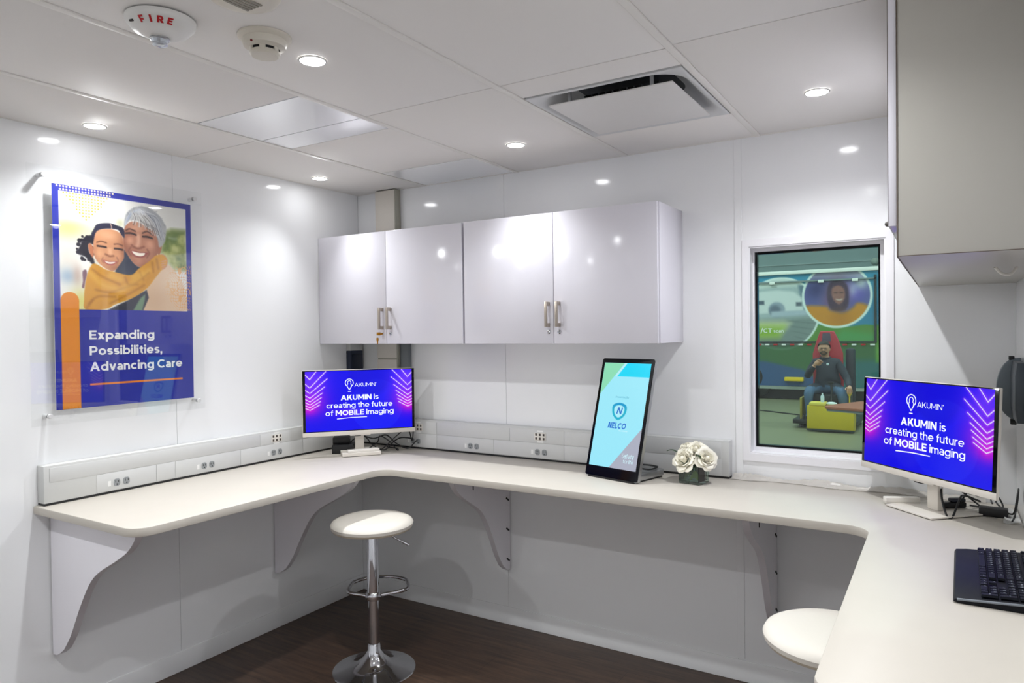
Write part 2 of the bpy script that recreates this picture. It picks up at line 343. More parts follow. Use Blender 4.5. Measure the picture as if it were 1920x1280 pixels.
# ------------------------------------------------------------------ flat print: a painted grid of coloured points
class Canvas:
    def __init__(s, nx, ny, asp, bg):
        s.nx, s.ny, s.asp = nx, ny, asp
        u, v = np.meshgrid(np.linspace(0, 1, nx), np.linspace(0, 1, ny)); s.u = u; s.v = v*asp
        s.img = np.zeros((ny, nx, 3)); s.img[:] = np.array(bg)/255.0
    def mix(s, a, col):
        c = np.array(col)/255.0
        s.img = s.img*(1-a[..., None])+c*a[..., None]
    def _sm(s, pts, n, closed):
        return [(p.x, p.y) for p in catmull([(a, b, 0) for a, b in pts], n, closed)]
    def _dist(s, Q, closed):
        d = np.full(s.u.shape, 9.0); ins = np.zeros(s.u.shape, bool); n = len(Q)
        for i in range(n if closed else n-1):
            x0, y0 = Q[i]; x1, y1 = Q[(i+1) % n]; dx, dy = x1-x0, y1-y0
            t = np.clip(((s.u-x0)*dx+(s.v-y0)*dy)/(dx*dx+dy*dy+1e-12), 0, 1)
            d = np.minimum(d, (s.u-x0-t*dx)**2+(s.v-y0-t*dy)**2)
            if closed and dy != 0:
                c = ((y0 > s.v) != (y1 > s.v)) & (s.u < dx*(s.v-y0)/dy+x0); ins ^= c
        d = np.sqrt(d)
        return np.where(ins, -d, d) if closed else d
    def mask(s, pts, fe=0.004, smooth=0):
        Q = [(a, b*s.asp) for a, b in pts]
        if smooth: Q = s._sm(Q, smooth, True)
        return np.clip(0.5-s._dist(Q, True)/fe, 0, 1)
    def poly(s, pts, col, fe=0.004, smooth=0, al=1.0):
        s.mix(s.mask(pts, fe, smooth)*al, col)
    def stroke(s, pts, w, col, fe=0.004, smooth=0, al=1.0, clip=None):
        Q = [(a, b*s.asp) for a, b in pts]
        if smooth and len(Q) > 2: Q = s._sm(Q, smooth, False)
        a = np.clip(0.5-(s._dist(Q, False)-w/2)/fe, 0, 1)*al
        if clip is not None: a = a*clip
        s.mix(a, col)
    def blob(s, c, r, col, al=1.0, clip=None, rv=None):
        a = np.exp(-(((s.u-c[0])/r)**2+((s.v-c[1]*s.asp)/(rv or r))**2))*al
        if clip is not None: a = a*clip
        s.mix(a, col)
    def disc(s, c, r, col, fe=0.004, al=1.0):
        d = np.hypot(s.u-c[0], s.v-c[1]*s.asp); s.mix(np.clip(0.5-(d-r)/fe, 0, 1)*al, col)
    def ring(s, c, r, w, col, fe=0.004, al=1.0, clip=None):
        d = np.abs(np.hypot(s.u-c[0], s.v-c[1]*s.asp)-r); a = np.clip(0.5-(d-w/2)/fe, 0, 1)*al
        if clip is not None: a = a*clip
        s.mix(a, col)
    def noise(s, sc, seed=0):
        rs = np.random.RandomState(seed); o = np.zeros(s.u.shape)
        for k in range(5):
            g = rs.rand(int(sc*s.asp*2**k)+3, int(sc*2**k)+3); x = s.u*sc*2**k; y = s.v*sc*2**k
            xi = x.astype(int); yi = y.astype(int); fx = x-xi; fy = y-yi; fx = fx*fx*(3-2*fx); fy = fy*fy*(3-2*fy)
            o += (g[yi, xi]*(1-fx)*(1-fy)+g[yi, xi+1]*fx*(1-fy)+g[yi+1, xi]*(1-fx)*fy+g[yi+1, xi+1]*fx*fy)/2**k
        return (o-o.min())/(o.max()-o.min())
    def mesh(s, name, M, w, h):
        """grid mesh: u runs along local x over w, v runs down local -y over h, top left at the origin of M"""
        nx, ny = s.nx, s.ny
        X = np.stack([s.u*w, -s.v/s.asp*h, np.zeros_like(s.u), np.ones_like(s.u)], -1).reshape(-1, 4)
        co = (X @ np.array(M).T)[:, :3].astype(np.float32)
        me = bpy.data.meshes.new(name); nf = (nx-1)*(ny-1)
        me.vertices.add(nx*ny); me.vertices.foreach_set('co', co.ravel())
        i = (np.arange(ny-1)[:, None]*nx+np.arange(nx-1)[None, :]).ravel()
        f = np.stack([i, i+nx, i+nx+1, i+1], -1).astype(np.int32)
        me.loops.add(nf*4); me.loops.foreach_set('vertex_index', f.ravel())
        me.polygons.add(nf); me.polygons.foreach_set('loop_start', np.arange(0, nf*4, 4, dtype=np.int32))
        me.update(calc_edges=True)
        at = me.attributes.new('Col', 'FLOAT_COLOR', 'POINT'); c = np.clip(s.img, 0, 1)
        c = np.where(c <= 0.04045, c/12.92, ((c+0.055)/1.055)**2.4)
        at.data.foreach_set('color', np.concatenate([c, np.ones(c.shape[:2]+(1,))], -1).astype(np.float32).ravel())
        return me

# ================================================================== THE ROOM
W, D, H = 3.266, -4.6, 2.4            # right wall x, rear wall y, ceiling height
ZT = 2.5                              # walls run up past the hung ceiling
WX0, WX1, WZ0, WZ1 = 2.313, 2.844, 1.018, 1.922   # window opening in the back wall

def ring_plate(bm, o, i, lo, hi, plane='XZ', M=None):
    """a plate with a rectangular hole; o, i = (a0, a1, b0, b1)"""
    t = bmesh.new()
    def P(a, b, c): return {'XY': (a, b, c), 'XZ': (a, c, b), 'YZ': (c, a, b)}[plane]
    def q(r, c): return [t.verts.new(P(r[0], r[2], c)), t.verts.new(P(r[1], r[2], c)), t.verts.new(P(r[1], r[3], c)), t.verts.new(P(r[0], r[3], c))]
    a, b, c, d = q(o, lo), q(i, lo), q(o, hi), q(i, hi)
    for k in range(4):
        j = (k+1) % 4
        t.faces.new((a[k], a[j], b[j], b[k])); t.faces.new((c[k], d[k], d[j], c[j]))
        t.faces.new((a[k], c[k], c[j], a[j])); t.faces.new((b[k], b[j], d[j], d[k]))
    bmesh.ops.recalc_face_normals(t, faces=t.faces[:]); merge(bm, t, M)

bm = bmesh.new(); box(bm, -0.1, W+0.1, D-0.1, 0.12, -0.1, 0.0)
tag(finish('floor', bm, M_FLOOR, smooth=0), kind='structure')

def wall_panels(parent, rng, make):
    for a, b in rng:
        p = bmesh.new(); make(p, a+0.0009, b-0.0009); finish('wall_panel', p, M_WALL, parent, smooth=0)

bm = bmesh.new(); box(bm, -0.1, -0.005, D-0.1, 0.12, 0, ZT)
wl = tag(finish('wall_left', bm, M_WALLBACK, smooth=0), kind='structure')
wall_panels(wl, [(-1.21, 0), (-2.43, -1.21), (-3.65, -2.43), (D, -3.65)], lambda p, a, b: box(p, -0.0048, 0, a, b, 0.0, 2.404))
bm = bmesh.new(); box(bm, W+0.005, W+0.1, D-0.1, 0.12, 0, ZT)
wr = tag(finish('wall_right', bm, M_WALLBACK, smooth=0), kind='structure')
wall_panels(wr, [(-1.21, 0), (-2.43, -1.21), (-3.65, -2.43), (D, -3.65)], lambda p, a, b: box(p, W, W+0.0048, a, b, 0.0, 2.404))
bm = bmesh.new(); box(bm, -0.1, W+0.1, D-0.1, D-0.005, 0, ZT)
wf = tag(finish('wall_front', bm, M_WALLBACK, smooth=0), kind='structure')
wall_panels(wf, [(0, 1.05), (1.05, 2.255), (2.255, W)], lambda p, a, b: box(p, a, b, D-0.0048, D, 0.0, 2.404))
bm = bmesh.new(); ring_plate(bm, (-0.1, W+0.1, 0, ZT), (WX0, WX1, WZ0, WZ1), 0.005, 0.12)
wb = tag(finish('wall_back', bm, M_WALLBACK, smooth=0), kind='structure')
wall_panels(wb, [(0, 1.05), (1.05, 2.255)], lambda p, a, b: box(p, a, b, 0, 0.0048, 0.0, 2.404))
bm = bmesh.new(); ring_plate(bm, (2.2565, W, 0, 2.404), (WX0, WX1, WZ0, WZ1), 0, 0.0048)
finish('wall_panel', bm, M_WALL, wb, smooth=0)
bm = bmesh.new(); box(bm, 2.252, 2.284, -0.0035, -0.0002, 0.10, 2.398, 0.001)
finish('cover_strip', bm, M_WALL, wb, smooth=0)

def baseboard(name, x0, x1, y0, y1):
    b = bmesh.new(); box(b, x0, x1, y0, y1, 0.0005, 0.095, 0.002)
    tag(finish(name, b, M_WALL), kind='structure')
baseboard('baseboard_left', 0.0002, 0.006, D+0.01, -0.007)
baseboard('baseboard_back', 0.0002, W-0.0002, -0.006, -0.0002)
baseboard('baseboard_right', W-0.006, W-0.0002, D+0.01, -0.007)

# ---- hung ceiling
bm = bmesh.new(); box(bm, -0.1, W+0.1, D-0.1, 0.12, ZT, ZT+0.1)
ce = tag(finish('ceiling', bm, M_DARKGAP, smooth=0), kind='structure')
BARS = [0.525, 1.132, 1.745, 2.355]
for bx in BARS:
    bm = bmesh.new(); box(bm, bx-0.012, bx+0.012, D+0.002, -0.002, 2.396, 2.406, 0.0015)
    finish('grid_bar', bm, M_BAR, ce)
for a in ((0.0005, 0.012, D, -0.0005), (W-0.012, W-0.0005, D, -0.0005), (0.012, W-0.012, -0.012, -0.0005), (0.012, W-0.012, D+0.0005, D+0.012)):
    bm = bmesh.new(); box(bm, a[0], a[1], a[2], a[3], 2.3985, 2.404); finish('wall_angle', bm, M_BAR, ce, smooth=0)
cuts = [[0, -1.15, -2.37, -3.59, D], [0, -0.38, -0.975, -1.14, -1.447, -2.37, -3.59, D], [0, -1.143, -2.37, -3.59, D],
        [0, -0.392, -0.988, -1.141, -2.37, -3.59, D], [0, -1.157, -2.37, -3.59, D]]
xs = [(0.0, BARS[0]), (BARS[0], BARS[1]), (BARS[1], BARS[2]), (BARS[2], BARS[3]), (BARS[3], W)]
for ci, (xa, xb) in enumerate(xs):
    for k in range(len(cuts[ci])-1):
        if ci == 3 and k == 1: continue                      # the air vent fills this cell
        y1, y0 = cuts[ci][k], cuts[ci][k+1]
        g0 = 0.013 if xa > 0 else 0.002; g1 = 0.015 if xb < W else 0.002
        gl = ci == 1 and k in (0, 2, 3)
        bm = bmesh.new(); box(bm, xa+g0, xb-g1, y0+0.0025, y1-0.0025, 2.400, 2.412, 0.0 if gl else 0.001)
        finish('ceiling_panel', bm, M_CEILGLOSS if gl else M_CEIL, ce)

# ---- window
w1 = tag(bpy.data.objects.new('window_1', None), kind='structure'); COL.objects.link(w1); w1.location = ((WX0+WX1)/2, 0, WZ0)
def wpart(name, bm, m, smooth=30):
    o = finish(name, bm, m, w1, smooth); o.location = (-(WX0+WX1)/2, 0, -WZ0); return o
M_CASING = mat('window_casing_white', (246, 245, 248), 0.25, var=0.006)
bm = bmesh.new(); ring_plate(bm, (2.284, 2.872, 0.986, 1.953), (WX0, WX1, WZ0, WZ1), -0.007, -0.0003); wpart('casing', bm, M_CASING, 0)
bm = bmesh.new(); ring_plate(bm, (WX0+0.0003, WX1-0.0003, WZ0+0.0003, WZ1-0.0003), (WX0+0.004, WX1-0.006, WZ0+0.006, WZ1-0.006), -0.003, 0.119); wpart('jamb', bm, M_CASING, 0)
bm = bmesh.new(); ring_plate(bm, (WX0+0.0042, WX1-0.0062, WZ0+0.0062, WZ1-0.0062), (WX0+0.010, WX1-0.024, WZ0+0.022, WZ1-0.018), 0.055, 0.085); wpart('sash', bm, M_CASING, 0)
bm = bmesh.new(); ring_plate(bm, (WX0+0.0102, WX1-0.0242, WZ0+0.0222, WZ1-0.0182), (WX0+0.020, WX1-0.032, WZ0+0.031, WZ1-0.028), 0.070, 0.098); wpart('gasket', bm, M_BLACKG, 0)
bm = bmesh.new(); box(bm, WX0+0.0202, WX1-0.0322, 0.080, 0.086, WZ0+0.0312, WZ1-0.0282); wpart('glass_pane', bm, M_GLASS, 0)

# ================================================================== CEILING FITTINGS
def downlight(x, y, label):
    t = thing('downlight', label, 'downlight', (x, y, 2.3995), group='recessed downlights in the ceiling')
    b = bmesh.new(); lathe(b, [(0.037, -0.001), (0.0375, -0.0035), (0.041, -0.0035), (0.044, -0.002), (0.0445, 0.0)], 36); finish('trim_ring', b, M_FIRE, t)
    b = bmesh.new(); lathe(b, [(0.0, -0.0025), (0.0372, -0.0025)], 36)
    finish('lens', b, mat('lamp_lens', (255, 255, 255), 0.5, emit=(252, 253, 255), estr=LAMP_STRENGTH), t, smooth=0)
    l = bpy.data.lights.new('downlight_beam', 'SPOT'); l.energy = LAMP_POWER; l.spot_size = math.radians(158 if y < -0.8 or x > 2.4 else (130 if x > 1 else 122)); l.spot_blend = 1.0; l.shadow_soft_size = 0.02; l.color = (0.965, 0.985, 1.0)
    lo = bpy.data.objects.new('downlight_beam', l); COL.objects.link(lo); lo.parent = t; lo.location = (0, 0, -0.010)
    # made-up beam tilt, keeps nearby walls and cabinet faces from burning out
    tx = 1 if x < 0.6 else 0; ty = (-1 if x < 2.4 else -0.4) if y > -0.8 else (-0.8 if x > 2.4 else 0)
    lo.rotation_euler = Vector((-0.46*tx*(1.1 if y > -0.8 else 1.0), -0.46*ty*1.1, 1)).to_track_quat('Z', 'Y').to_euler()
DL = {(0.18, -1.652): 'round downlight near the poster wall, nearest the poster', (1.405, -1.651): 'bright downlight beside the smoke detector',
      (0.185, -0.478): 'downlight above the far left corner', (1.411, -0.468): 'downlight between the glossy ceiling panels and the air vent',
      (2.661, -0.473): 'downlight to the right of the air vent, above the window', (2.66, -1.66): 'downlight behind the tall wall cabinet, outside the picture',
      (0.18, -2.87): 'third downlight along the poster wall, outside the picture', (1.40, -2.87): 'downlight overhead in the middle row, outside the picture',
      (2.66, -2.87): 'downlight overhead by the right wall, outside the picture'}
for (x, y), lb in DL.items(): downlight(x, y, lb)

# ---- air vent
t = thing('air_vent', 'square white ceiling air vent with a flat drop plate', 'air vent', (2.05, -0.690, 2.397))
def rr3(bm, rings):
    """loft between rounded rectangles given as (w, h, r, z)"""
    tm = bmesh.new(); R = []
    for w_, h_, r_, z_ in rings: R.append([tm.verts.new((a, b, z_)) for a, b in rrect(w_, h_, r_, 8)])
    for A, B in zip(R, R[1:]):
        n = len(A)
        for i in range(n): tm.faces.new((A[i], A[(i+1) % n], B[(i+1) % n], B[i]))
    merge(bm, tm)
M_VENT = mat('vent_white_paint', (226, 224, 221), 0.45, var=0.01)
bm = bmesh.new(); rr3(bm, [(0.575, 0.583, 0.003, 0.010), (0.575, 0.583, 0.003, 0.0), (0.565, 0.573, 0.01, -0.002), (0.540, 0.548, 0.11, 0.0), (0.50, 0.51, 0.12, 0.018), (0.44, 0.45, 0.12, 0.052), (0.36, 0.37, 0.12, 0.072)])
finish('vent_bowl', bm, mat('vent_bowl_grey', (212, 213, 213), 0.4, var=0.02), t, 35)
bm = bmesh.new(); box(bm, -0.233, 0.233, -0.218, 0.218, -0.016, -0.010, 0.0025); finish('drop_plate', bm, M_VENT, t)
bm = bmesh.new(); lathe(bm, [(0.0, 0.074), (0.24, 0.074)], 32); finish('duct_opening', bm, mat('duct_dark', (40, 46, 52), 0.6), t, 0)
for k in range(9):
    bm = bmesh.new(); box(bm, -0.11+k*0.027, -0.105+k*0.027, -0.16, 0.02, 0.045, 0.072, M=Matrix.Rotation(0.35, 4, 'X')); finish('damper_fin', bm, M_BLACK, t, 0)
for sx in (-0.16, 0.15):
    bm = bmesh.new(); box(bm, sx, sx+0.012, -0.205, -0.199, -0.010, 0.05); finish('hanger_bracket', bm, M_ALU, t, 0)

# ---- FIRE strobe, smoke detector and sounder
t = thing('fire_strobe', 'white oval ceiling strobe with red FIRE lettering', 'fire alarm', (1.290, -2.068, 2.396))
bm = bmesh.new(); lathe(bm, [(0.086, 0.0), (0.086, -0.006), (0.083, -0.014), (0.068, -0.030), (0.048, -0.037), (0.0, -0.039)], 48); finish('housing', bm, M_FIRE, t)
LT_ = Matrix.Translation((-0.024, 0.012, -0.002))
bm = bmesh.new(); lathe(bm, [(0.021, -0.034), (0.022, -0.042), (0.018, -0.048), (0.019, -0.054), (0.011, -0.058), (0.0, -0.060)], 24, LT_); finish('strobe_lens', bm, mat('strobe_frosted', (206, 212, 220), 0.12, 0.35), t)
bm = bmesh.new(); lathe(bm, [(0.025, -0.030), (0.025, -0.040), (0.0205, -0.042)], 24, LT_); finish('lens_bezel', bm, M_ALU, t)
bm = bmesh.new()
for i, ch in enumerate('FIRE'):
    a = math.radians(-42+(i-1.5)*18)                                          # letters follow the rim
    out = Vector((math.cos(a), math.sin(a), 0)); tan = Vector((-math.sin(a), math.cos(a), 0))
    sl = Vector((0.016, 0, 0.015)).normalized(); ya = out*sl.x+Vector((0, 0, sl.z)); o = out*0.0655+Vector((0, 0, -0.0316))
    add_text(bm, ch, frame(o+tan.cross(ya)*0.0012, tan, ya), cap=0.0185, bold=0.28, align='C')
finish('fire_lettering', bm, M_RED, t, 0)
bm = bmesh.new(); box(bm, -0.006, 0.006, -0.0025, 0.0025, -0.002, 0.002, M=Matrix.Translation((-0.008, -0.074, -0.0245)) @ Matrix.Rotation(0.2, 4, 'Z')); finish('indicator_slot', bm, M_BLACK, t, 0)

t = thing('smoke_detector', 'ivory round smoke detector with dark side slots beside the bright downlight', 'smoke detector', (1.425, -1.845, 2.3995))
bm = bmesh.new(); lathe(bm, [(0.073, 0.0), (0.073, -0.005), (0.066, -0.010), (0.060, -0.012)], 40); finish('mounting_base', bm, M_DETECT, t)
bm = bmesh.new(); lathe(bm, [(0.060, -0.010), (0.060, -0.020), (0.056, -0.030), (0.042, -0.034), (0.040, -0.036)], 40); finish('head', bm, M_DETECT, t)
bm = bmesh.new(); lathe(bm, [(0.0365, -0.034), (0.0365, -0.043)], 40); finish('sensing_gap', bm, M_BLACK, t)
bm = bmesh.new(); lathe(bm, [(0.040, -0.043), (0.041, -0.050), (0.036, -0.055), (0.0, -0.057)], 40); finish('cap', bm, M_DETECT, t)
for k in range(6):
    a = k*PI/3+0.2; bm = bmesh.new(); box(bm, 0.0355, 0.041, -0.008, 0.008, -0.046, -0.033, 0.001, M=Matrix.Rotation(a, 4, 'Z')); finish('rib', bm, M_DETECT, t)
bm = bmesh.new(); sphere(bm, (0.012, -0.0545, -0.030), 0.0035, u=10, v=8); finish('status_light', bm, mat('red_led', (120, 16, 20), 0.3), t)

t = thing('alarm_sounder', 'ivory round grille sounder at the top edge beside the smoke detector', 'alarm', (1.60, -2.05, 2.3995))
bm = bmesh.new(); lathe(bm, [(0.088, 0.0), (0.088, -0.008), (0.080, -0.020), (0.060, -0.026), (0.0, -0.028)], 44); finish('housing', bm, M_DETECT, t)
for k in range(5):
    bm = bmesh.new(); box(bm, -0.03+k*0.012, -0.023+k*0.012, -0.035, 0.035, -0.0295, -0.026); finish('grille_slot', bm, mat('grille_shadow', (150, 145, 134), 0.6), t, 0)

# ================================================================== COUNTERTOP, BRACKETS, RACEWAYS
CZ = 0.905
out = fillet([(0.002, -1.822), (0.70, -1.822), (0.70, -0.588), (2.833, -0.588), (2.833, -1.80), (W-0.002, -1.80), (W-0.002, -0.008), (0.002, -0.008)],
             [0, 0.075, 0.085, 0.075, 0.06, 0, 0, 0], 10)
bm = bmesh.new(); prism(bm, out, CZ-0.032, CZ, bev=0.004)
tag(finish('countertop', bm, M_COUNTER, smooth=30), 'cream U-shaped countertop running along three walls', 'countertop')

PROF = [(0.0, 0.302), (0.035, 0.307), (0.075, 0.332), (0.092, 0.347), (0.142, 0.411), (0.192, 0.499), (0.247, 0.586), (0.295, 0.646), (0.354, 0.691), (0.454, 0.743), (0.535, 0.790), (0.584, 0.838), (0.598, 0.8725)]
def bracket(label, loc, rz, reach=1.0, screws=False):
    t = thing('countertop_bracket', label, 'bracket', loc, rz, group='curved white brackets under the countertop')
    body = catmull([(a*reach, b, 0) for a, b in PROF], 4); P = [(0.0, 0.8725)]+[(p.x, p.y) for p in body]
    # local x points away from the wall, local y is the thickness
    bm = bmesh.new(); prism(bm, P, -0.0135, 0.0135, 'XZ', bev=0.0); finish('plate', bm, M_BRKT, t, 25)
    bm = bmesh.new(); n = len(body)
    tm = bmesh.new(); R = []
    for i, p in enumerate(body):
        a = body[max(0, i-1)]; b = body[min(n-1, i+1)]; d = (b-a).normalized(); nx, nz = d.y, -d.x
        R.append([tm.verts.new((p.x+nx*s, y, p.y+nz*s)) for s, y in ((0.0002, -0.0142), (0.0016, -0.0142), (0.0016, 0.0142), (0.0002, 0.0142))])
    for A, B in zip(R, R[1:]):
        for k in range(4): tm.faces.new((A[k], A[(k+1) % 4], B[(k+1) % 4], B[k]))
    tm.faces.new(R[0][::-1]); tm.faces.new(R[-1]); merge(bm, tm)
    finish('edge_band', bm, M_LAMEDGE, t, 30)
    if screws:
        for k, z in enumerate((0.36, 0.52, 0.68)):
            bm = bmesh.new(); box(bm, -0.016, 0.016, -0.0025, 0.0025, -0.004, 0.004, 0.001, M=Matrix.Translation((0.025, 0.0145, z)) @ Matrix.Rotation(-0.6, 4, 'Y')); finish('pocket_screw', bm, M_SLOT, t)
        bm = bmesh.new(); box(bm, 0.40*reach, 0.40*reach+0.006, 0.0137, 0.0155, 0.79, 0.868); finish('cleat_slot', bm, M_SLOT, t, 0)
    return t
bracket('large curved bracket below the poster, nearest the open counter end', (0.0075, -1.7515, 0), 0.0)
bracket('curved bracket on the left wall behind the bar stool', (0.0075, -0.6565, 0), 0.0)
bracket('curved bracket on the back wall under the middle of the counter', (1.0555, -0.0075, 0), -PI/2, 0.84, True)
bracket('curved bracket below the window beside the right stool', (2.4105, -0.0075, 0), -PI/2, 0.84, True)

# raceways: local x runs along the wall from the open end, local -y faces the room, z from the counter
def raceway(name, label, loc, rz, L, h, segs, seam, outs, jacks):
    t = thing(name, label, 'power raceway', loc, rz)
    d = 0.052
    bm = bmesh.new(); box(bm, 0, L, -0.0500, -0.0012, 0.009, h, 0.002); finish('channel', bm, M_RACE, t)
    bm = bmesh.new(); box(bm, 0.001, L-0.001, -0.0485, -0.0015, 0.0006, 0.0088); finish('shadow_gasket', bm, M_BLACK, t, 0)
    for a, b in segs[0]:
        bm = bmesh.new(); box(bm, a+0.0008, b-0.0008, -0.0522, -0.0501, seam+0.001, h-0.010, 0.0006); finish('upper_cover', bm, M_RACE2, t)
    for a, b in segs[1]:
        bm = bmesh.new(); box(bm, a+0.0008, b-0.0008, -0.0522, -0.0501, 0.012, seam-0.001, 0.0006); finish('lower_cover', bm, M_RACE2, t)
    for x in outs:
        for dx in (-0.0205, 0.0205):
            bm = bmesh.new(); prism(bm, fillet([(-0.013, -0.015), (0.013, -0.015), (0.013, 0.015), (-0.013, 0.015)], [0.010]*4, 6), -0.0555, -0.0523, 'XZ', Matrix.Translation((x+dx, 0, 0.043)))
            r = finish('receptacle', bm, M_GREYREC, t, 30)
            for sx, sz, w_, h_ in ((-0.006, 0.004, 0.0022, 0.009), (0.006, 0.004, 0.0022, 0.008), (0.0, -0.008, 0.005, 0.005)):
                bm = bmesh.new(); box(bm, x+dx+sx-w_/2, x+dx+sx+w_/2, -0.0562, -0.0556, 0.043+sz-h_/2, 0.043+sz+h_/2); finish('slot', bm, M_SLOT, r, 0)
        bm = bmesh.new(); box(bm, x-0.058, x-0.045, -0.0532, -0.0523, 0.031, 0.053); finish('circuit_label', bm, M_LABEL, t, 0)
    for x in jacks:
        zc = (seam+h-0.010)/2
        bm = bmesh.new(); box(bm, x-0.033, x+0.033, -0.0560, -0.0523, zc-0.019, zc+0.019, 0.001); r = finish('data_plate', bm, M_PLWHITE, t)
        for i in range(3):
            for j in range(2):
                bm = bmesh.new(); box(bm, x-0.022+i*0.022-0.005, x-0.022+i*0.022+0.005, -0.0568, -0.0561, zc-0.010+j*0.020-0.006, zc-0.010+j*0.020+0.006); finish('jack', bm, mat('jack_dark', (70, 62, 56), 0.6), r, 0)
        for s in (-1, 1):
            bm = bmesh.new(); box(bm, x-0.018, x+0.018, -0.0530, -0.0523, zc+s*0.027-0.0045, zc+s*0.027+0.0045); finish('port_label', bm, M_LABEL, t, 0)
    return t
# left wall: local x = world +y, faces +x  -> rotate +90 degrees
raceway('power_raceway', 'light grey power raceway along the left wall under the poster', (0.0005, -1.806, CZ+0.0003), PI/2, 1.748, 0.156,
        ([(0.02, 1.02), (1.02, 1.30), (1.30, 1.69)], [(0.20, 0.46), (0.46, 0.55), (0.55, 0.90), (0.90, 1.30), (1.30, 1.69)]), 0.088, [0.303, 0.716, 1.121], [1.121])
raceway('power_raceway', 'grey power raceway along the back wall behind the tall touchscreen', (0.0005, -0.0005, CZ+0.0003), 0.0, 2.234, 0.167,
        ([(0.06, 0.62), (0.62, 1.10), (1.10, 1.42), (1.42, 2.20)], [(0.06, 0.62), (0.62, 1.00), (1.00, 1.42), (1.42, 2.20)]), 0.088, [0.47, 0.87, 1.287], [0.488, 1.284])

# ================================================================== WALL CABINETS
def pull(parent, x, yf, z0, z1):
    bm = bmesh.new(); box(bm, x-0.006, x+0.006, yf-0.034, yf-0.024, z0, z1, 0.001)
    for z in (z0+0.009, z1-0.009): box(bm, x-0.006, x+0.006, yf-0.025, yf-0.0002, z-0.009, z+0.009, 0.001)
    return finish('handle', bm, M_STEEL, parent)
def lock(parent, x, yf, z):
    bm = bmesh.new(); R = Matrix.Translation((x, yf, z)) @ Matrix.Rotation(PI/2, 4, 'X')
    lathe(bm, [(0.0, 0.0002), (0.0095, 0.0002), (0.0095, 0.003), (0.007, 0.0045), (0.0, 0.0045)], 24, R)
    o = finish('lock', bm, M_CHROME, parent)
    bm = bmesh.new(); box(bm, x-0.001, x+0.001, yf-0.0052, yf-0.0045, z-0.004, z+0.004); finish('keyway', bm, M_SLOT, o, 0)
    return o
def cabinet(label, x0, x1, yb, doors):
    t = thing('wall_cabinet', label, 'cabinet', ((x0+x1)/2, 0, 1.508), group='white wall cabinets on the back wall')
    cx = (x0+x1)/2
    def L(o): o.location = (-cx, 0, -1.508); return o
    bm = bmesh.new(); box(bm, x0, x1, -0.304, yb, 1.508, 2.108, 0.001); L(finish('carcass', bm, M_LAM, t))
    for (a, b, hx, key) in doors:
        bm = bmesh.new(); box(bm, a, b, -0.325, -0.3055, 1.508, 2.108, 0.0012); d = L(finish('door', bm, M_LAM, t))
        pull(d, hx, -0.325, 1.584, 1.700); lk = lock(d, hx+(0.0 if not key else -0.002), -0.325, 1.561)
        if key:
            bm = bmesh.new(); tube(bm, [(hx-0.002, -0.329, 1.561), (hx-0.002, -0.350, 1.560)], 0.006, 10)
            box(bm, hx-0.012, hx+0.008, -0.362, -0.350, 1.553, 1.569, 0.002); finish('key', bm, M_BRASS, d)
            bm = bmesh.new(); prism(bm, [(hx-0.008+p[0], 1.532+p[1]) for p in fillet([(-0.009, 0.009), (0.009, 0.009), (0.004, -0.012), (0.002, -0.026), (-0.002, -0.026), (-0.004, -0.012)], [0.006, 0.006, 0.003, 0, 0, 0.003], 4)], -0.360, -0.357, 'XZ'); finish('spare_key', bm, M_BRASS, d)
    return t
cabinet('double-door white wall cabinet in the corner with keys in its lock', 0.002, 1.006, -0.058, [(0.003, 0.5035, 0.479, True), (0.5065, 1.003, 0.534, False)])
cabinet('double-door white wall cabinet above the tall touchscreen', 1.016, 2.017, -0.0008, [(1.016, 1.5145, 1.491, False), (1.5175, 2.013, 1.545, False)])

t = thing('wall_cabinet', 'large white wall cabinet cut off by the right edge', 'cabinet', (3.11, -0.70, 1.722))
def L3(o): o.location = (-3.11, 0.70, -1.722); return o
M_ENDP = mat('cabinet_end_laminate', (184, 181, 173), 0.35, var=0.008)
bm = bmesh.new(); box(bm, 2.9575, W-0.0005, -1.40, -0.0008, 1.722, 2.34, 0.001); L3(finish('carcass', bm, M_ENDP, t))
for a, b in ((-1.398, -0.702), (-0.698, -0.004)):
    bm = bmesh.new(); box(bm, 2.9395, 2.9560, a, b, 1.79, 2.338, 0.001); d = L3(finish('door', bm, M_LAM, t))
bm = bmesh.new(); box(bm, 2.9562, 2.9585, -1.4016, -1.4001, 1.7215, 2.34); box(bm, 2.9585, W-0.001, -1.4016, -1.4001, 1.7215, 1.7232); L3(finish('edge_seam', bm, M_EDGELINE, t, 0))
bm = bmesh.new(); box(bm, 2.9562, 2.9585, -1.4005, -0.002, 1.7203, 1.7219); L3(finish('edge_seam', bm, M_EDGELINE, t, 0))
bm = bmesh.new(); box(bm, 2.9385, 2.9394, -1.3985, -1.397, 1.79, 2.338); L3(finish('edge_seam', bm, M_EDGELINE, t, 0))
bm = bmesh.new(); sphere(bm, (2.9375, -1.385, 1.797), 0.006, u=12, v=8); L3(finish('door_bumper', bm, mat('bumper_grey', (90, 86, 82), 0.5), t))
bm = bmesh.new(); tube(bm, catmull([(3.16, -0.90, 1.7215), (3.175, -0.89, 1.705), (3.195, -0.88, 1.703), (3.21, -0.875, 1.7215)], 5), 0.004, 8); L3(finish('cable_clip', bm, M_PLWHITE, t))

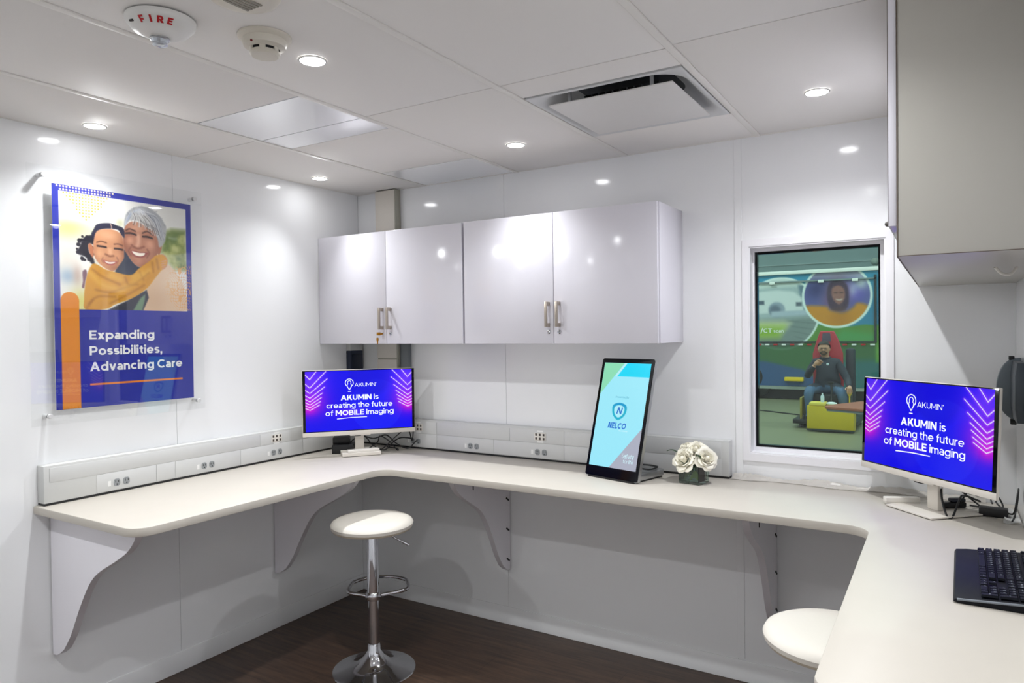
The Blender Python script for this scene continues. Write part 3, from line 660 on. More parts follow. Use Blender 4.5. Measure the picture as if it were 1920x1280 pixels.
# ---- corner trunking and the boxes under the corner cabinet
t = thing('cable_trunking', 'beige vertical cable trunking in the back corner rising to the ceiling', 'cable trunking', (0.264, 0, CZ+0.17))
bm = bmesh.new(); box(bm, -0.076, 0.076, -0.048, -0.0008, 0.005, 2.396-CZ-0.17, 0.003); finish('channel', bm, mat('trunking_side_grey', (176, 174, 160), 0.5, var=0.02), t)
M_TRK = mat('trunking_beige', (222, 216, 206), 0.5, var=0.02)
for a, b in ((0.006, 0.335), (0.345, 0.50), (0.505, 2.394-CZ-0.17)):
    bm = bmesh.new(); box(bm, -0.075, 0.072, -0.0525, -0.0482, a, b, 0.001); finish('cover_plate', bm, M_TRK, t)
tg = tag(finish('network_box', (lambda b: (box(b, 0.0005, 0.035, -0.118, -0.012, 1.27, 1.462, 0.003), b)[1])(bmesh.new()), mat('navy_enclosure', (34, 44, 66), 0.4)), 'dark navy network box on the left wall under the corner cabinet', 'network box')
bm = bmesh.new(); box(bm, 0.0355, 0.039, -0.105, -0.030, 1.30, 1.44, 0.001); finish('front_cover', bm, mat('navy_enclosure_door', (24, 32, 52), 0.3), tg)
bm = bmesh.new(); box(bm, 0.002, 0.034, -0.116, -0.014, 1.4625, 1.504, 0.001); finish('top_duct', bm, M_RACE, tg)
bm = bmesh.new(); box(bm, 0.345, 0.405, -0.03, -0.0008, CZ+0.172, 1.506, 0.002)
tag(finish('conduit_cover', bm, mat('conduit_grey', (122, 128, 132), 0.4)), 'narrow grey conduit cover beside the beige trunking', 'conduit')

# ================================================================== POSTER
ART = {
'torso':[(0.634,0.44),(0.706,0.371),(0.76,0.34),(0.81,0.321),(0.877,0.364),(0.922,0.414),(0.948,0.488),(0.951,0.549),(0.597,0.553),(0.62,0.495)],
'gap':[(0.405,0.373),(0.456,0.301),(0.481,0.257),(0.521,0.308),(0.57,0.338),(0.612,0.342),(0.534,0.394),(0.445,0.398)],
'under':[(0.337,0.557),(0.482,0.509),(0.634,0.451),(0.65,0.489),(0.605,0.553)],
'green':[(0.53,0.554),(0.586,0.493),(0.623,0.473),(0.619,0.501),(0.598,0.553)],
'whair':[(0.477,0.144),(0.486,0.106),(0.511,0.077),(0.562,0.053),(0.621,0.044),(0.689,0.055),(0.75,0.083),(0.784,0.119),(0.788,0.159),(0.773,0.199),(0.75,0.229),(0.733,0.196),(0.712,0.164),(0.661,0.14),(0.593,0.119),(0.526,0.119),(0.493,0.138),(0.48,0.166)],
'wface':[(0.477,0.168),(0.497,0.141),(0.541,0.124),(0.601,0.129),(0.661,0.15),(0.722,0.162),(0.737,0.194),(0.741,0.24),(0.713,0.282),(0.666,0.314),(0.619,0.336),(0.574,0.338),(0.535,0.321),(0.497,0.287),(0.472,0.257),(0.468,0.213)],
'wfringe':[(0.482,0.148),(0.503,0.115),(0.542,0.105),(0.601,0.11),(0.661,0.127),(0.717,0.156),(0.732,0.181),(0.701,0.17),(0.661,0.15),(0.611,0.128),(0.551,0.12),(0.512,0.13),(0.492,0.151)],
'wear':[(0.733,0.228),(0.757,0.216),(0.758,0.239),(0.742,0.27),(0.727,0.271)],
'wbrowL':[(0.489,0.172),(0.516,0.162),(0.557,0.17)],
'wbrowR':[(0.612,0.175),(0.647,0.165),(0.691,0.179)],
'weyeL':[(0.488,0.185),(0.525,0.182),(0.562,0.188)],
'weyeR':[(0.614,0.192),(0.649,0.191),(0.685,0.196)],
'wnoseH':[(0.579,0.192),(0.58,0.221),(0.572,0.238)],
'wnoseS':[(0.53,0.239),(0.547,0.248),(0.579,0.252),(0.62,0.241)],
'wteeth':[(0.53,0.268),(0.557,0.27),(0.586,0.273),(0.626,0.272),(0.616,0.284),(0.586,0.289),(0.551,0.284)],
'wlip':[(0.517,0.267),(0.547,0.264),(0.586,0.268),(0.627,0.268),(0.654,0.269),(0.626,0.29),(0.585,0.297),(0.541,0.291)],
'wsmL':[(0.523,0.249),(0.505,0.268),(0.522,0.289)],
'wsmR':[(0.645,0.253),(0.659,0.272),(0.641,0.292)],
'wchk1':[(0.509,0.22)],
'wchk2':[(0.669,0.225)],
'wchin':[(0.575,0.319)],
'wfore':[(0.575,0.151)],
'ghair':[(0.253,0.222),(0.247,0.204),(0.263,0.184),(0.282,0.161),(0.323,0.15),(0.378,0.146),(0.425,0.153),(0.472,0.165),(0.477,0.206),(0.452,0.195),(0.434,0.174),(0.377,0.172),(0.313,0.181),(0.285,0.198),(0.271,0.227),(0.259,0.237)],
'gpuff':[(0.191,0.232),(0.213,0.219),(0.258,0.212),(0.263,0.252),(0.239,0.25),(0.225,0.26),(0.233,0.293),(0.259,0.319),(0.265,0.345),(0.245,0.341),(0.219,0.322),(0.198,0.311),(0.15,0.298),(0.168,0.27)],
'gface':[(0.267,0.221),(0.281,0.195),(0.313,0.181),(0.377,0.174),(0.429,0.181),(0.461,0.201),(0.47,0.238),(0.471,0.283),(0.468,0.308),(0.438,0.338),(0.409,0.362),(0.385,0.37),(0.353,0.364),(0.317,0.35),(0.281,0.327),(0.264,0.301),(0.259,0.264)],
'gpart':[(0.38,0.15),(0.387,0.159),(0.387,0.173)],
'gear':[(0.225,0.26),(0.237,0.25),(0.253,0.259),(0.261,0.283),(0.258,0.312),(0.246,0.308),(0.233,0.29)],
'gbrowL':[(0.284,0.242),(0.311,0.235),(0.348,0.24)],
'gbrowR':[(0.403,0.243),(0.432,0.24),(0.462,0.246)],
'geyeL':[(0.288,0.258),(0.315,0.259),(0.345,0.261)],
'geyeR':[(0.406,0.263),(0.431,0.263),(0.462,0.266)],
'gnose':[(0.341,0.293),(0.369,0.301),(0.397,0.298)],
'gnoseH':[(0.372,0.273),(0.374,0.285)],
'gteeth':[(0.336,0.325),(0.368,0.328),(0.408,0.326),(0.393,0.334),(0.368,0.337),(0.347,0.333)],
'glip':[(0.322,0.321),(0.368,0.324),(0.422,0.323),(0.396,0.34),(0.368,0.343),(0.342,0.337)],
'gsmL':[(0.323,0.31),(0.315,0.323),(0.326,0.334)],
'gsmR':[(0.42,0.304),(0.429,0.32),(0.419,0.333)],
'gchk1':[(0.296,0.296)],
'gchk2':[(0.435,0.297)],
'gfore':[(0.363,0.202)],
'sleeve':[(0.196,0.459),(0.213,0.396),(0.244,0.349),(0.274,0.342),(0.343,0.365),(0.405,0.373),(0.485,0.383),(0.535,0.378),(0.578,0.349),(0.655,0.312),(0.709,0.279),(0.762,0.273),(0.797,0.294),(0.787,0.328),(0.75,0.352),(0.705,0.388),(0.634,0.445),(0.531,0.492),(0.401,0.527),(0.337,0.549),(0.201,0.553),(0.191,0.51)],
'folds':[[(0.251,0.369),(0.326,0.402),(0.436,0.43)],[(0.271,0.461),(0.371,0.469),(0.533,0.427),(0.654,0.367)],[(0.224,0.525),(0.285,0.492),(0.402,0.49)],[(0.477,0.396),(0.5,0.428),(0.567,0.426)],[(0.586,0.365),(0.61,0.402)],[(0.681,0.316),(0.689,0.36)],[(0.717,0.298),(0.729,0.342)],[(0.369,0.522),(0.482,0.482),(0.617,0.429)],[(0.208,0.545),(0.247,0.509)]],
'hilite':[[(0.235,0.385),(0.31,0.434),(0.403,0.452)],[(0.435,0.462),(0.567,0.409),(0.654,0.356)],[(0.373,0.39),(0.444,0.408)],[(0.534,0.394),(0.602,0.37)]],
'hand':[(0.184,0.382),(0.206,0.371),(0.213,0.391),(0.201,0.423),(0.193,0.454),(0.178,0.451),(0.186,0.423)],
'hand2':[(0.73,0.28),(0.771,0.27),(0.802,0.293),(0.796,0.327),(0.76,0.346),(0.752,0.313)],
'hedge':[(0.774,0.165),(0.838,0.143),(0.954,0.14),(0.962,0.337),(0.85,0.342),(0.797,0.305),(0.753,0.262)],
'tree':[(0.103,0.185)],
'pat1':[(0.089,0.412)],
'pat2':[(0.173,0.505)],
'pat3':[(0.199,0.351)],
'pat4':[(0.444,0.142)],
'photo':[(0.036,0.029),(0.955,0.026),(0.951,0.549),(0.036,0.56)],
'bar':[(0.042,0.513),(0.156,0.511),(0.1,0.474)],
'dots':[(0.007,0.011),(0.416,0.01),(0.217,0.144)],
'sq':[(0.767,0.385),(0.888,0.32),(0.996,0.318),(0.989,0.549),(0.881,0.55),(0.774,0.469)],
'shine':[(0.599,0.052)],
'line':[(0.217,0.896),(0.91,0.897)],
't1':[(0.221,0.691),(0.687,0.664),(0.222,0.651)],
't2':[(0.222,0.764),(0.747,0.749)],
't3':[(0.219,0.837),(0.904,0.837)],
'barx':[(0.037,0.67),(0.158,0.713)],
}
def paint_poster():
    c = Canvas(330, 494, 0.903/0.603, (34, 46, 154))
    n1 = c.noise(6, 3); n2 = c.noise(14, 5)
    ph = c.mask([(0.040, 0.028), (0.958, 0.028), (0.958, 0.553), (0.040, 0.553)], 0.003)
    keep = c.img.copy()
    c.img[:] = np.array((236, 234, 228))/255.0
    c.mix(np.clip((c.u-0.45)*1.2, 0, 1)*0.5, (214, 214, 208))
    c.blob((0.11, 0.19), 0.16, (206, 204, 120), 0.9, rv=0.07); c.mix(c.mask([(0, 0.2), (0.3, 0.2), (0.3, 0.42), (0, 0.42)], 0.08)*n1*0.55, (196, 190, 160))
    c.blob((0.13, 0.30), 0.08, (238, 226, 214), 0.8); c.blob((0.20, 0.33), 0.06, (248, 246, 240), 0.9, rv=0.14); c.blob((0.09, 0.405), 0.06, (150, 176, 200), 0.8, rv=0.05)
    c.blob((0.15, 0.40), 0.03, (196, 160, 140), 0.6, rv=0.07); c.blob((0.17, 0.52), 0.07, (214, 210, 110), 0.9, rv=0.09); c.blob((0.445, 0.14), 0.03, (196, 196, 150), 0.7)
    hm = c.mask(ART['hedge'], 0.05); c.mix(hm*0.95, (150, 160, 84)); c.mix(hm*np.clip((n2-0.42)*4, 0, 1)*0.8, (86, 112, 44)); c.mix(hm*np.clip((0.45-n2)*4, 0, 1)*0.7, (204, 208, 140))
    c.poly(ART['torso'], (220, 190, 158), 0.012, 5); tm = c.mask(ART['torso'], 0.02, 5); c.blob((0.70, 0.50), 0.10, (196, 160, 126), 0.6, tm); c.blob((0.86, 0.40), 0.08, (232, 214, 190), 0.8, tm)
    c.poly(ART['gap'], (44, 52, 70), 0.015, 4); c.poly(ART['under'], (52, 54, 66), 0.01); c.poly(ART['green'], (112, 140, 112), 0.012)
    # woman
    c.poly(ART['whair'], (166, 168, 170), 0.010, 5)
    c.poly(ART['wear'], (170, 106, 80), 0.006, 4)
    c.poly(ART['wface'], (178, 122, 96), 0.008, 5); wf = c.mask(ART['wface'], 0.008, 5)
    c.blob((0.475, 0.23), 0.05, (142, 84, 62), 0.75, wf, 0.13); c.blob((0.725, 0.25), 0.04, (150, 92, 70), 0.6, wf, 0.10); c.blob((0.58, 0.335), 0.09, (148, 90, 70), 0.6, wf, 0.03)
    c.blob((0.57, 0.155), 0.06, (208, 158, 130), 0.7, wf, 0.03); c.blob((0.515, 0.222), 0.028, (212, 156, 126), 0.7, wf); c.blob((0.67, 0.232), 0.035, (210, 154, 126), 0.7, wf); c.blob((0.578, 0.315), 0.03, (204, 148, 122), 0.6, wf)
    c.blob((0.525, 0.184), 0.035, (128, 76, 60), 0.6, wf, 0.018); c.blob((0.648, 0.192), 0.035, (128, 76, 60), 0.6, wf, 0.018)
    c.stroke(ART['wnoseH'], 0.022, (220, 170, 144), 0.03, 5); c.stroke(ART['wnoseS'], 0.008, (120, 66, 52), 0.018, 5)
    c.stroke(ART['wbrowL'], 0.009, (74, 48, 44), 0.010, 5); c.stroke(ART['wbrowR'], 0.009, (74, 48, 44), 0.010, 5)
    c.stroke(ART['weyeL'], 0.012, (48, 34, 36), 0.009, 5); c.stroke(ART['weyeR'], 0.012, (48, 34, 36), 0.009, 5)
    c.stroke(ART['wsmL'], 0.005, (120, 68, 54), 0.016, 5); c.stroke(ART['wsmR'], 0.005, (120, 68, 54), 0.016, 5)
    c.poly(ART['wlip'], (150, 78, 72), 0.008, 4); c.poly(ART['wteeth'], (240, 230, 214), 0.006, 4)
    rs = random.Random(4)
    hmk = c.mask(ART['whair'], 0.01, 5)
    side = c.mask([(0.70, 0.13), (0.79, 0.12), (0.79, 0.19), (0.765, 0.225), (0.738, 0.235), (0.728, 0.20)], 0.012, 4); c.mix(side, (172, 172, 172)); hmk = np.clip(hmk+side, 0, 1)
    cols = [(214, 214, 216), (120, 124, 134), (190, 192, 198), (86, 88, 98), (226, 226, 226), (156, 158, 166)]
    for k in range(26):                                    # crown swept back to the right
        e = k/25; x1 = 0.70+0.085*e+rs.uniform(-.008, .008); y1 = 0.17+0.05*rs.random()-0.06*e*(1-e)
        c.stroke([(0.60+0.05*e+rs.uniform(-.01, .01), 0.060+0.02*rs.random()), (0.66+0.075*e, 0.085+0.03*rs.random()), (x1, y1)], 0.0035, cols[(k*5) % 6], 0.006, 5, 0.8, hmk)
    for k in range(14):                                    # left side
        c.stroke([(0.60-0.012*k/2, 0.058+0.002*k), (0.545-0.004*k, 0.080+0.003*k), (0.486+0.003*(k % 4), 0.135+0.003*(k % 5))], 0.004, [(150, 164, 190), (214, 216, 220), (180, 184, 194), (128, 136, 152)][k % 4], 0.006, 5, 0.75, hmk)
    for k in range(22):                                    # fringe falling over the forehead
        e = k/21; x0 = 0.535+0.10*e; x1 = 0.515+0.215*e+rs.uniform(-.006, .006); y1 = 0.128+0.055*e**1.4+rs.uniform(-.010, .012)
        c.stroke([(x0, 0.085+rs.uniform(-.01, .005)), ((x0+x1)/2+0.012, 0.104+0.02*e), (x1, y1)], 0.0055, [(206, 204, 200), (176, 172, 168), (226, 224, 220), (108, 100, 98), (190, 188, 186)][k % 5], 0.006, 5, 0.9)
    for k in range(7): c.stroke([(0.60+0.018*k, 0.115+0.004*k), (0.63+0.018*k, 0.135+0.005*k), (0.655+0.012*k, 0.158+0.003*k)], 0.0035, (70, 60, 58), 0.006, 4, 0.75)
    for k in range(16):                                    # loose ends on the outline
        a = math.radians(200+170*k/15); c.stroke([(0.635+0.145*math.cos(a), 0.145+0.098*math.sin(a)), (0.635+0.158*math.cos(a+.06), 0.145+0.105*math.sin(a+.06))], 0.003, cols[k % 6], 0.006, 0, 0.6)
    c.blob((0.60, 0.072), 0.045, (240, 242, 246), 0.65, hmk, 0.025)
    for q, rr_ in (((0.517, 0.213), 0.022), ((0.665, 0.222), 0.026)): c.blob(q, rr_, (222, 160, 130), 0.45, wf)
    # girl
    c.poly(ART['gpuff'], (32, 30, 42), 0.012, 4)
    for k in range(26):
        a = rs.uniform(0, 6.3); c.disc((0.21+0.05*math.cos(a)+rs.uniform(-.01, .01), 0.275+0.055*math.sin(a)), rs.uniform(0.006, 0.014), (36, 33, 44), 0.006)
    c.poly(ART['ghair'], (36, 36, 60), 0.008, 5)
    c.poly(ART['gear'], (184, 114, 78), 0.006, 4); c.poly(ART['gface'], (206, 146, 106), 0.008, 5); gf = c.mask(ART['gface'], 0.008, 5)
    c.blob((0.47, 0.27), 0.035, (150, 90, 62), 0.8, gf, 0.12); c.blob((0.42, 0.355), 0.06, (156, 96, 66), 0.7, gf, 0.03); c.blob((0.27, 0.29), 0.02, (176, 112, 78), 0.5, gf, 0.07)
    c.blob((0.36, 0.205), 0.06, (228, 176, 138), 0.7, gf, 0.03); c.blob((0.30, 0.292), 0.03, (232, 176, 132), 0.7, gf); c.blob((0.43, 0.295), 0.028, (222, 160, 118), 0.6, gf)
    c.stroke(ART['gpart'], 0.006, (204, 168, 150), 0.006); c.stroke(ART['gnoseH'], 0.020, (232, 180, 140), 0.026); c.stroke(ART['gnose'], 0.008, (128, 74, 52), 0.014, 4)
    c.stroke(ART['gbrowL'], 0.007, (104, 66, 52), 0.010, 5); c.stroke(ART['gbrowR'], 0.007, (96, 60, 48), 0.010, 5)
    c.stroke(ART['geyeL'], 0.012, (44, 30, 34), 0.009, 5); c.stroke(ART['geyeR'], 0.012, (44, 30, 34), 0.009, 5)
    c.stroke(ART['gsmL'], 0.004, (150, 92, 66), 0.012, 4); c.stroke(ART['gsmR'], 0.004, (136, 82, 60), 0.012, 4)
    c.poly(ART['glip'], (168, 84, 76), 0.007, 4); c.poly(ART['gteeth'], (238, 226, 216), 0.005, 4)
    # sleeve and hands
    c.poly(ART['hand2'], (196, 140, 108), 0.008, 4)
    c.poly(ART['sleeve'], (210, 150, 48), 0.008, 4); sm = c.mask(ART['sleeve'], 0.008, 4)
    c.mix(sm*np.clip((n2-0.5)*2, 0, 1)*0.35, (176, 116, 30))
    for f in ART['folds']: c.stroke(f, 0.008, (160, 102, 24), 0.024, 5, 0.8, sm)
    for f in ART['hilite']: c.stroke(f, 0.016, (232, 184, 88), 0.05, 5, 0.7, sm)
    for k in range(4): c.stroke([(0.79-0.004*k, 0.300+0.012*k), (0.757, 0.306+0.012*k)], 0.008, (206, 150, 116), 0.006)
    c.poly(ART['hand'], (126, 92, 104), 0.008, 3)
    photo = c.img.copy(); c.img = keep*(1-ph[..., None])+photo*ph[..., None]
    # blue caption field, orange bar, rule
    c.poly([(0, 0.553), (1, 0.553), (1, 1), (0, 1)], (32, 42, 152), 0.002)
    c.poly([(0.040, 0.515), (0.158, 0.515), (0.158, 1.0), (0.040, 1.0)], (226, 136, 8), 0.003); c.disc((0.099, 0.515), 0.059, (226, 136, 8), 0.003)
    c.poly([(0.219, 0.892), (0.908, 0.892), (0.908, 0.901), (0.219, 0.901)], (232, 130, 40), 0.003)
    # dot triangle
    d = 0.0205; iu = np.floor(c.u/d); iv = np.floor(c.v/d); du = (c.u/d-iu-0.5)*d; dv = (c.v/d-iv-0.5)*d
    uc = (iu+0.5)*d; vc = (iv+0.5)*d/c.asp
    tri = (vc > 0.006) & (vc < 0.146) & (uc > 0.01+vc*1.40) & (uc < 0.425-vc*1.42)
    a = np.clip(0.5-(np.hypot(du, dv)-0.0060)/0.003, 0, 1)*tri
    c.mix(a*(vc < 0.03), (246, 226, 180)); c.mix(a*(vc >= 0.03), (216, 164, 26))
    # squiggles over the right edge
    q = np.sin(150*(c.u+0.02*np.sin(60*c.v)+0.018*n1))+np.sin(150*(c.v+0.03*np.sin(48*c.u)+0.02*n2)); sq = np.clip(0.5-(np.abs(q)-0.38)/0.3, 0, 1)*c.mask(ART['sq'], 0.01)*np.clip((c.u-0.75)*6, 0, 1)
    c.mix(sq*0.85, (226, 158, 82))
    return c
PY0, PY1, PZ0, PZ1 = -1.745, -1.142, 1.274, 2.177
po = thing('poster', 'blue framed poster of a smiling woman and girl behind clear acrylic', 'poster', (0.0, -1.4435, 1.22))
def LP(o): o.location = (0, 1.4435, -1.22); return o
bm = bmesh.new(); box(bm, 0.0285, 0.0312, PY0, PY1, PZ0, PZ1); LP(finish('backing_sheet', bm, M_WHITEPRINT, po, 0))
pm = paint_poster().mesh('printed_picture', frame((0.0316, PY0, PZ1), (0, 1, 0), (0, 0, 1)), PY1-PY0, PZ1-PZ0); pm.materials.append(print_mat('poster_ink', 0, 0.4)); LP(link('printed_picture', pm, po))
bm = bmesh.new()
for s, w_, v_ in (('Expanding', 0.466, 0.690), ('Possibilities,', 0.525, 0.7625), ('Advancing Care', 0.686, 0.836)):
    add_text(bm, s, frame((0.0321, PY0+0.220*0.603, PZ1-v_*0.903), (0, 1, 0), (0, 0, 1)), width=w_*0.603, cap=0.0375, bold=0.215)
LP(finish('caption_lettering', bm, M_WHITEPRINT, po, 0))
bm = bmesh.new(); box(bm, 0.0335, 0.0385, -1.838, -1.088, 1.218, 2.240, 0.0008); LP(finish('acrylic_sheet', bm, M_ACRYL, po, 0))
for y, z in ((-1.781, 2.203), (-1.127, 2.206), (-1.774, 1.254), (-1.124, 1.259)):
    bm = bmesh.new(); lathe(bm, [(0.0, 0.0008), (0.0088, 0.0008), (0.0088, 0.033)], 20, Matrix.Translation((0, y, z)) @ Matrix.Rotation(PI/2, 4, 'Y')); so = LP(finish('standoff', bm, M_STANDOFF, po))
    bm = bmesh.new(); lathe(bm, [(0.0095, 0.0388), (0.0095, 0.047), (0.008, 0.0485), (0.0, 0.0485)], 20, Matrix.Translation((0, y, z)) @ Matrix.Rotation(PI/2, 4, 'Y')); finish('cap', bm, M_STANDOFF, so)

# ================================================================== MONITORS
def paint_screen():
    c = Canvas(340, 192, 0.3205/0.568, (10, 4, 232))
    c.mix(np.clip(1.0-c.u*1.2, 0, 1)*0.35, (34, 8, 214)); c.mix(np.clip((c.v-0.35)*2, 0, 1)*0.35, (6, 30, 236))
    c.disc((0.66, 0.60), 0.25, (40, 84, 255), 0.01, 0.22); c.disc((0.60, 0.08), 0.20, (12, 8, 190), 0.05, 0.35)
    for s in (0, 1):
        X = (lambda u: 1-u) if s else (lambda u: u)
        c.blob((X(0.03), 0.50), 0.16, (196, 20, 214), 0.85, rv=0.14); c.blob((X(0.06), 0.16), 0.15, (112, 56, 250), 0.8, rv=0.16); c.blob((X(0.03), 0.62), 0.07, (236, 20, 196), 0.6, rv=0.05)
        tips = [0.13, 0.27, 0.36, 0.44, 0.50, 0.55, 0.595, 0.64]; ends = [(0.10, 0.0), (0.19, 0.0), (0.20, 0.125), (0.175, 0.26), (0.155, 0.36), (0.145, 0.435), (0.137, 0.50), (0.13, 0.555)]
        for tv, (eu, ev) in zip(tips, ends):
            sl = (tv-ev)/(eu-0.042)
            c.stroke([(X(0.0), tv-0.042*sl*0.85), (X(0.042), tv), (X(eu), ev)], 0.012, (214, 90, 255), 0.022, 0, 0.55)
        for tv, (eu, ev) in zip(tips, ends):
            sl = (tv-ev)/(eu-0.042)
            c.stroke([(X(0.0), tv-0.042*sl*0.85), (X(0.042), tv), (X(eu), ev)], 0.0052, (236, 246, 255), 0.004)
    c.blob((0.40, 0.70), 0.14, (150, 60, 250), 0.6, rv=0.045)
    return c
SCREEN = paint_screen()
def screen_text(bm, W_, H_, y):
    def F(u, v): return frame(((u-0.5)*W_, y, (0.5-v)*H_), (1, 0, 0), (0, 0, 1))
    def line(parts, v, width, cap):
        ms = [(s, b, text_polys(s, b)[0]) for s, b in parts]; tot = sum(m[2] for m in ms)+0.42*(len(ms)-1); k = width*W_/tot; x = 0.5*W_-width*W_/2
        for s, b, w0 in ms:
            add_text(bm, s, F(x/W_, v), width=w0*k, cap=cap*H_, bold=b); x += (w0+0.42)*k
    line([('AKUMIN', 0.22), ('is', 0.155)], 0.495, 0.355, 0.088)
    line([('creating', 0.155), ('the', 0.155), ('future', 0.155)], 0.622, 0.62, 0.088)
    line([('of', 0.155), ('MOBILE', 0.22), ('imaging', 0.155)], 0.748, 0.64, 0.088)
    add_text(bm, 'AKUMIN', F(0.452, 0.272), width=0.195*W_, cap=0.062*H_, bold=0.12)
    add_text(bm, 'o', F(0.650, 0.225), width=0.008*W_, bold=0.2)
    def ribbon(pts, w):
        n = len(pts)
        for i in range(n-1):
            a = Vector(pts[i]); b = Vector(pts[i+1]); d = (b-a); 
            if d.length < 1e-6: continue
            d.normalize(); p = Vector((-d.y, d.x))*w/2
            vs = [bm.verts.new(((q.x-0.5)*W_, y, (0.5)*H_-q.y*W_)) for q in (a+p, a-p, b-p, b+p)]
            bm.faces.new(vs)
    asp = H_/W_; cx, cy = 0.404, 0.205*asp
    pin = [(cx+0.037*math.sin(t), cy-0.037*math.cos(t)) for t in [2*PI*k/32*0.80-0.80*PI for k in range(33)]]
    pin = [(cx, cy+0.066)]+pin+[(cx, cy+0.066)]
    ribbon(pin, 0.0068)
    bell = [(cx-0.018, cy+0.032), (cx-0.020, cy+0.018), (cx-0.013, cy+0.010), (cx-0.016, cy-0.006), (cx-0.011, cy-0.017), (cx, cy-0.021), (cx+0.011, cy-0.017), (cx+0.016, cy-0.006), (cx+0.013, cy+0.010), (cx+0.020, cy+0.018), (cx+0.018, cy+0.032)]
    ribbon(bell, 0.0052); ribbon([(cx-0.014, cy+0.082), (cx+0.014, cy+0.082)], 0.0065)
    ribbon([(0.285, 0.805*asp), (0.42, 0.790*asp), (0.565, 0.788*asp)], 0.0065)
def monitor(label, loc, rz, tilt, estr, base):
    t = thing('monitor', label, 'monitor', loc, rz)
    zc, w, h = 0.289, 0.60, 0.354
    T = Matrix.Translation((0, 0, zc)) @ Matrix.Rotation(-tilt, 4, 'X')
    bm = bmesh.new(); box(bm, -w/2, w/2, 0.0015, 0.012, -h/2, h/2, 0.003, M=T); box(bm, -w/2+0.05, w/2-0.05, 0.012, 0.040, -h/2+0.03, h/2-0.06, 0.010, M=T); finish('back_housing', bm, M_MONWHITE, t)
    bm = bmesh.new(); box(bm, -w/2+0.0025, w/2-0.0025, -0.0010, 0.0014, -h/2+0.023, h/2-0.0025, 0.0005, M=T); bz = finish('bezel', bm, M_BLACKG, t)
    bm = bmesh.new(); box(bm, -w/2, w/2, -0.0022, 0.0014, -h/2, -h/2+0.0225, 0.001, M=T); finish('chin', bm, M_MONWHITE, t)
    sw, sh = 0.568, 0.3205; sc = Matrix.Translation((0, 0, (0.023-0.0025)/2))
    me = SCREEN.mesh('screen', T @ sc @ frame((-sw/2, -0.0014, sh/2), (1, 0, 0), (0, 0, 1)), sw, sh); me.materials.append(print_mat('lit_screen', estr, 0.12)); s = link('screen', me, t)
    bm = bmesh.new(); screen_text(bm, sw, sh, -0.0018); bmesh.ops.transform(bm, matrix=T @ sc, verts=bm.verts[:]); finish('screen_lettering', bm, M_WHITELED, s, 0)
    bm = bmesh.new(); box(bm, -0.055, 0.055, 0.0, 0.012, -h/2-0.005, -h/2+0.001, 0.001, M=T); finish('button_lip', bm, M_MONWHITE, t)
    bm = bmesh.new(); box(bm, -0.030, 0.004, -0.0005, 0.010, -h/2-0.0085, -h/2-0.0052, M=T); finish('sensor_window', bm, M_BLACK, t, 0)
    bx0, bx1, by0, by1, bh = base
    bm = bmesh.new(); box(bm, -0.024, 0.024, 0.040, 0.064, bh, zc, 0.003); finish('stand_post', bm, M_MONWHITE, t)
    bm = bmesh.new(); prism(bm, [(a+(bx0+bx1)/2, b+(by0+by1)/2) for a, b in rrect(bx1-bx0, by1-by0, 0.006)], 0.0025, bh, bev=0.001); finish('stand_base', bm, M_MONWHITE, t)
    bm = bmesh.new(); prism(bm, [(a+(bx0+bx1)/2, b+(by0+by1)/2) for a, b in rrect(bx1-bx0-0.006, by1-by0-0.006, 0.006)], 0.0003, 0.0025); finish('foot_pad', bm, M_BLACK, t, 0)
    return t
mL = monitor('blue-screened monitor in the far corner under the wall cabinet', (0.337, -0.359, CZ), math.radians(49.9), 0.0, 1.1, (-0.100, 0.105, -0.045, 0.14, 0.020))
mR = monitor('blue-screened monitor beside the window at the right', (2.976, -0.294, CZ), math.radians(-45.5), math.radians(2.5), 1.0, (-0.117, 0.095, -0.055, 0.17, 0.008))
bm = bmesh.new(); box(bm, -0.085, 0.085, -0.020, 0.020, 0.0, 0.014, 0.002)
o = tag(finish('cable_box', bm, M_PLWHITE), 'slim white box lying on the left monitor base', 'box'); o.location = (0.3535, -0.3557, CZ+0.0203); o.rotation_euler = (0, 0, math.radians(58))
bm = bmesh.new(); box(bm, 0, 0, 0, 0, 0, 0); bm.clear(); box(bm, -0.062, 0.062, -0.014, 0.014, 0.0, 0.020, 0.003)
o = tag(finish('cable_box', bm, M_PLWHITE), 'small white block lying on the right monitor base', 'box'); o.location = (2.905, -0.195, CZ+0.0083); o.rotation_euler = (0, 0, math.radians(28))

# ---- tall touchscreen kiosk
def paint_kiosk():
    c = Canvas(150, 280, 0.475/0.262, (160, 234, 250))
    c.mix(np.clip(c.v/c.asp, 0, 1)*0.25, (140, 226, 250))
    c.poly([(0.50, 0), (1.01, 0), (1.01, 0.13), (0.32, 0.13)], (34, 216, 248), 0.006); c.poly([(0, 0), (0.44, 0), (0, 0.31)], (142, 222, 182), 0.006); c.stroke([(0.475, 0), (0.30, 0.124)], 0.03, (196, 242, 244), 0.006)
    c.poly([(1.01, 0.60), (1.01, 1.01), (0.42, 1.01)], (172, 176, 192), 0.006)
    sh = [(0.47, 0.385), (0.60, 0.405), (0.63, 0.45), (0.59, 0.51), (0.47, 0.55), (0.36, 0.51), (0.32, 0.45), (0.34, 0.405)]
    c.poly(sh, (40, 178, 206), 0.01, 5); c.mix(c.mask(sh, 0.01, 5)*np.clip((0.46-c.v/c.asp)*10, 0, 1)*0.6, (24, 116, 210))
    c.poly([(0.47+(a-0.47)*0.70, 0.467+(b-0.467)*0.72) for a, b in sh], (176, 238, 250), 0.008, 5)
    return c
KL, KW, KH, KT = math.radians(-15.26), 0.295, 0.5435, math.radians(15.0)
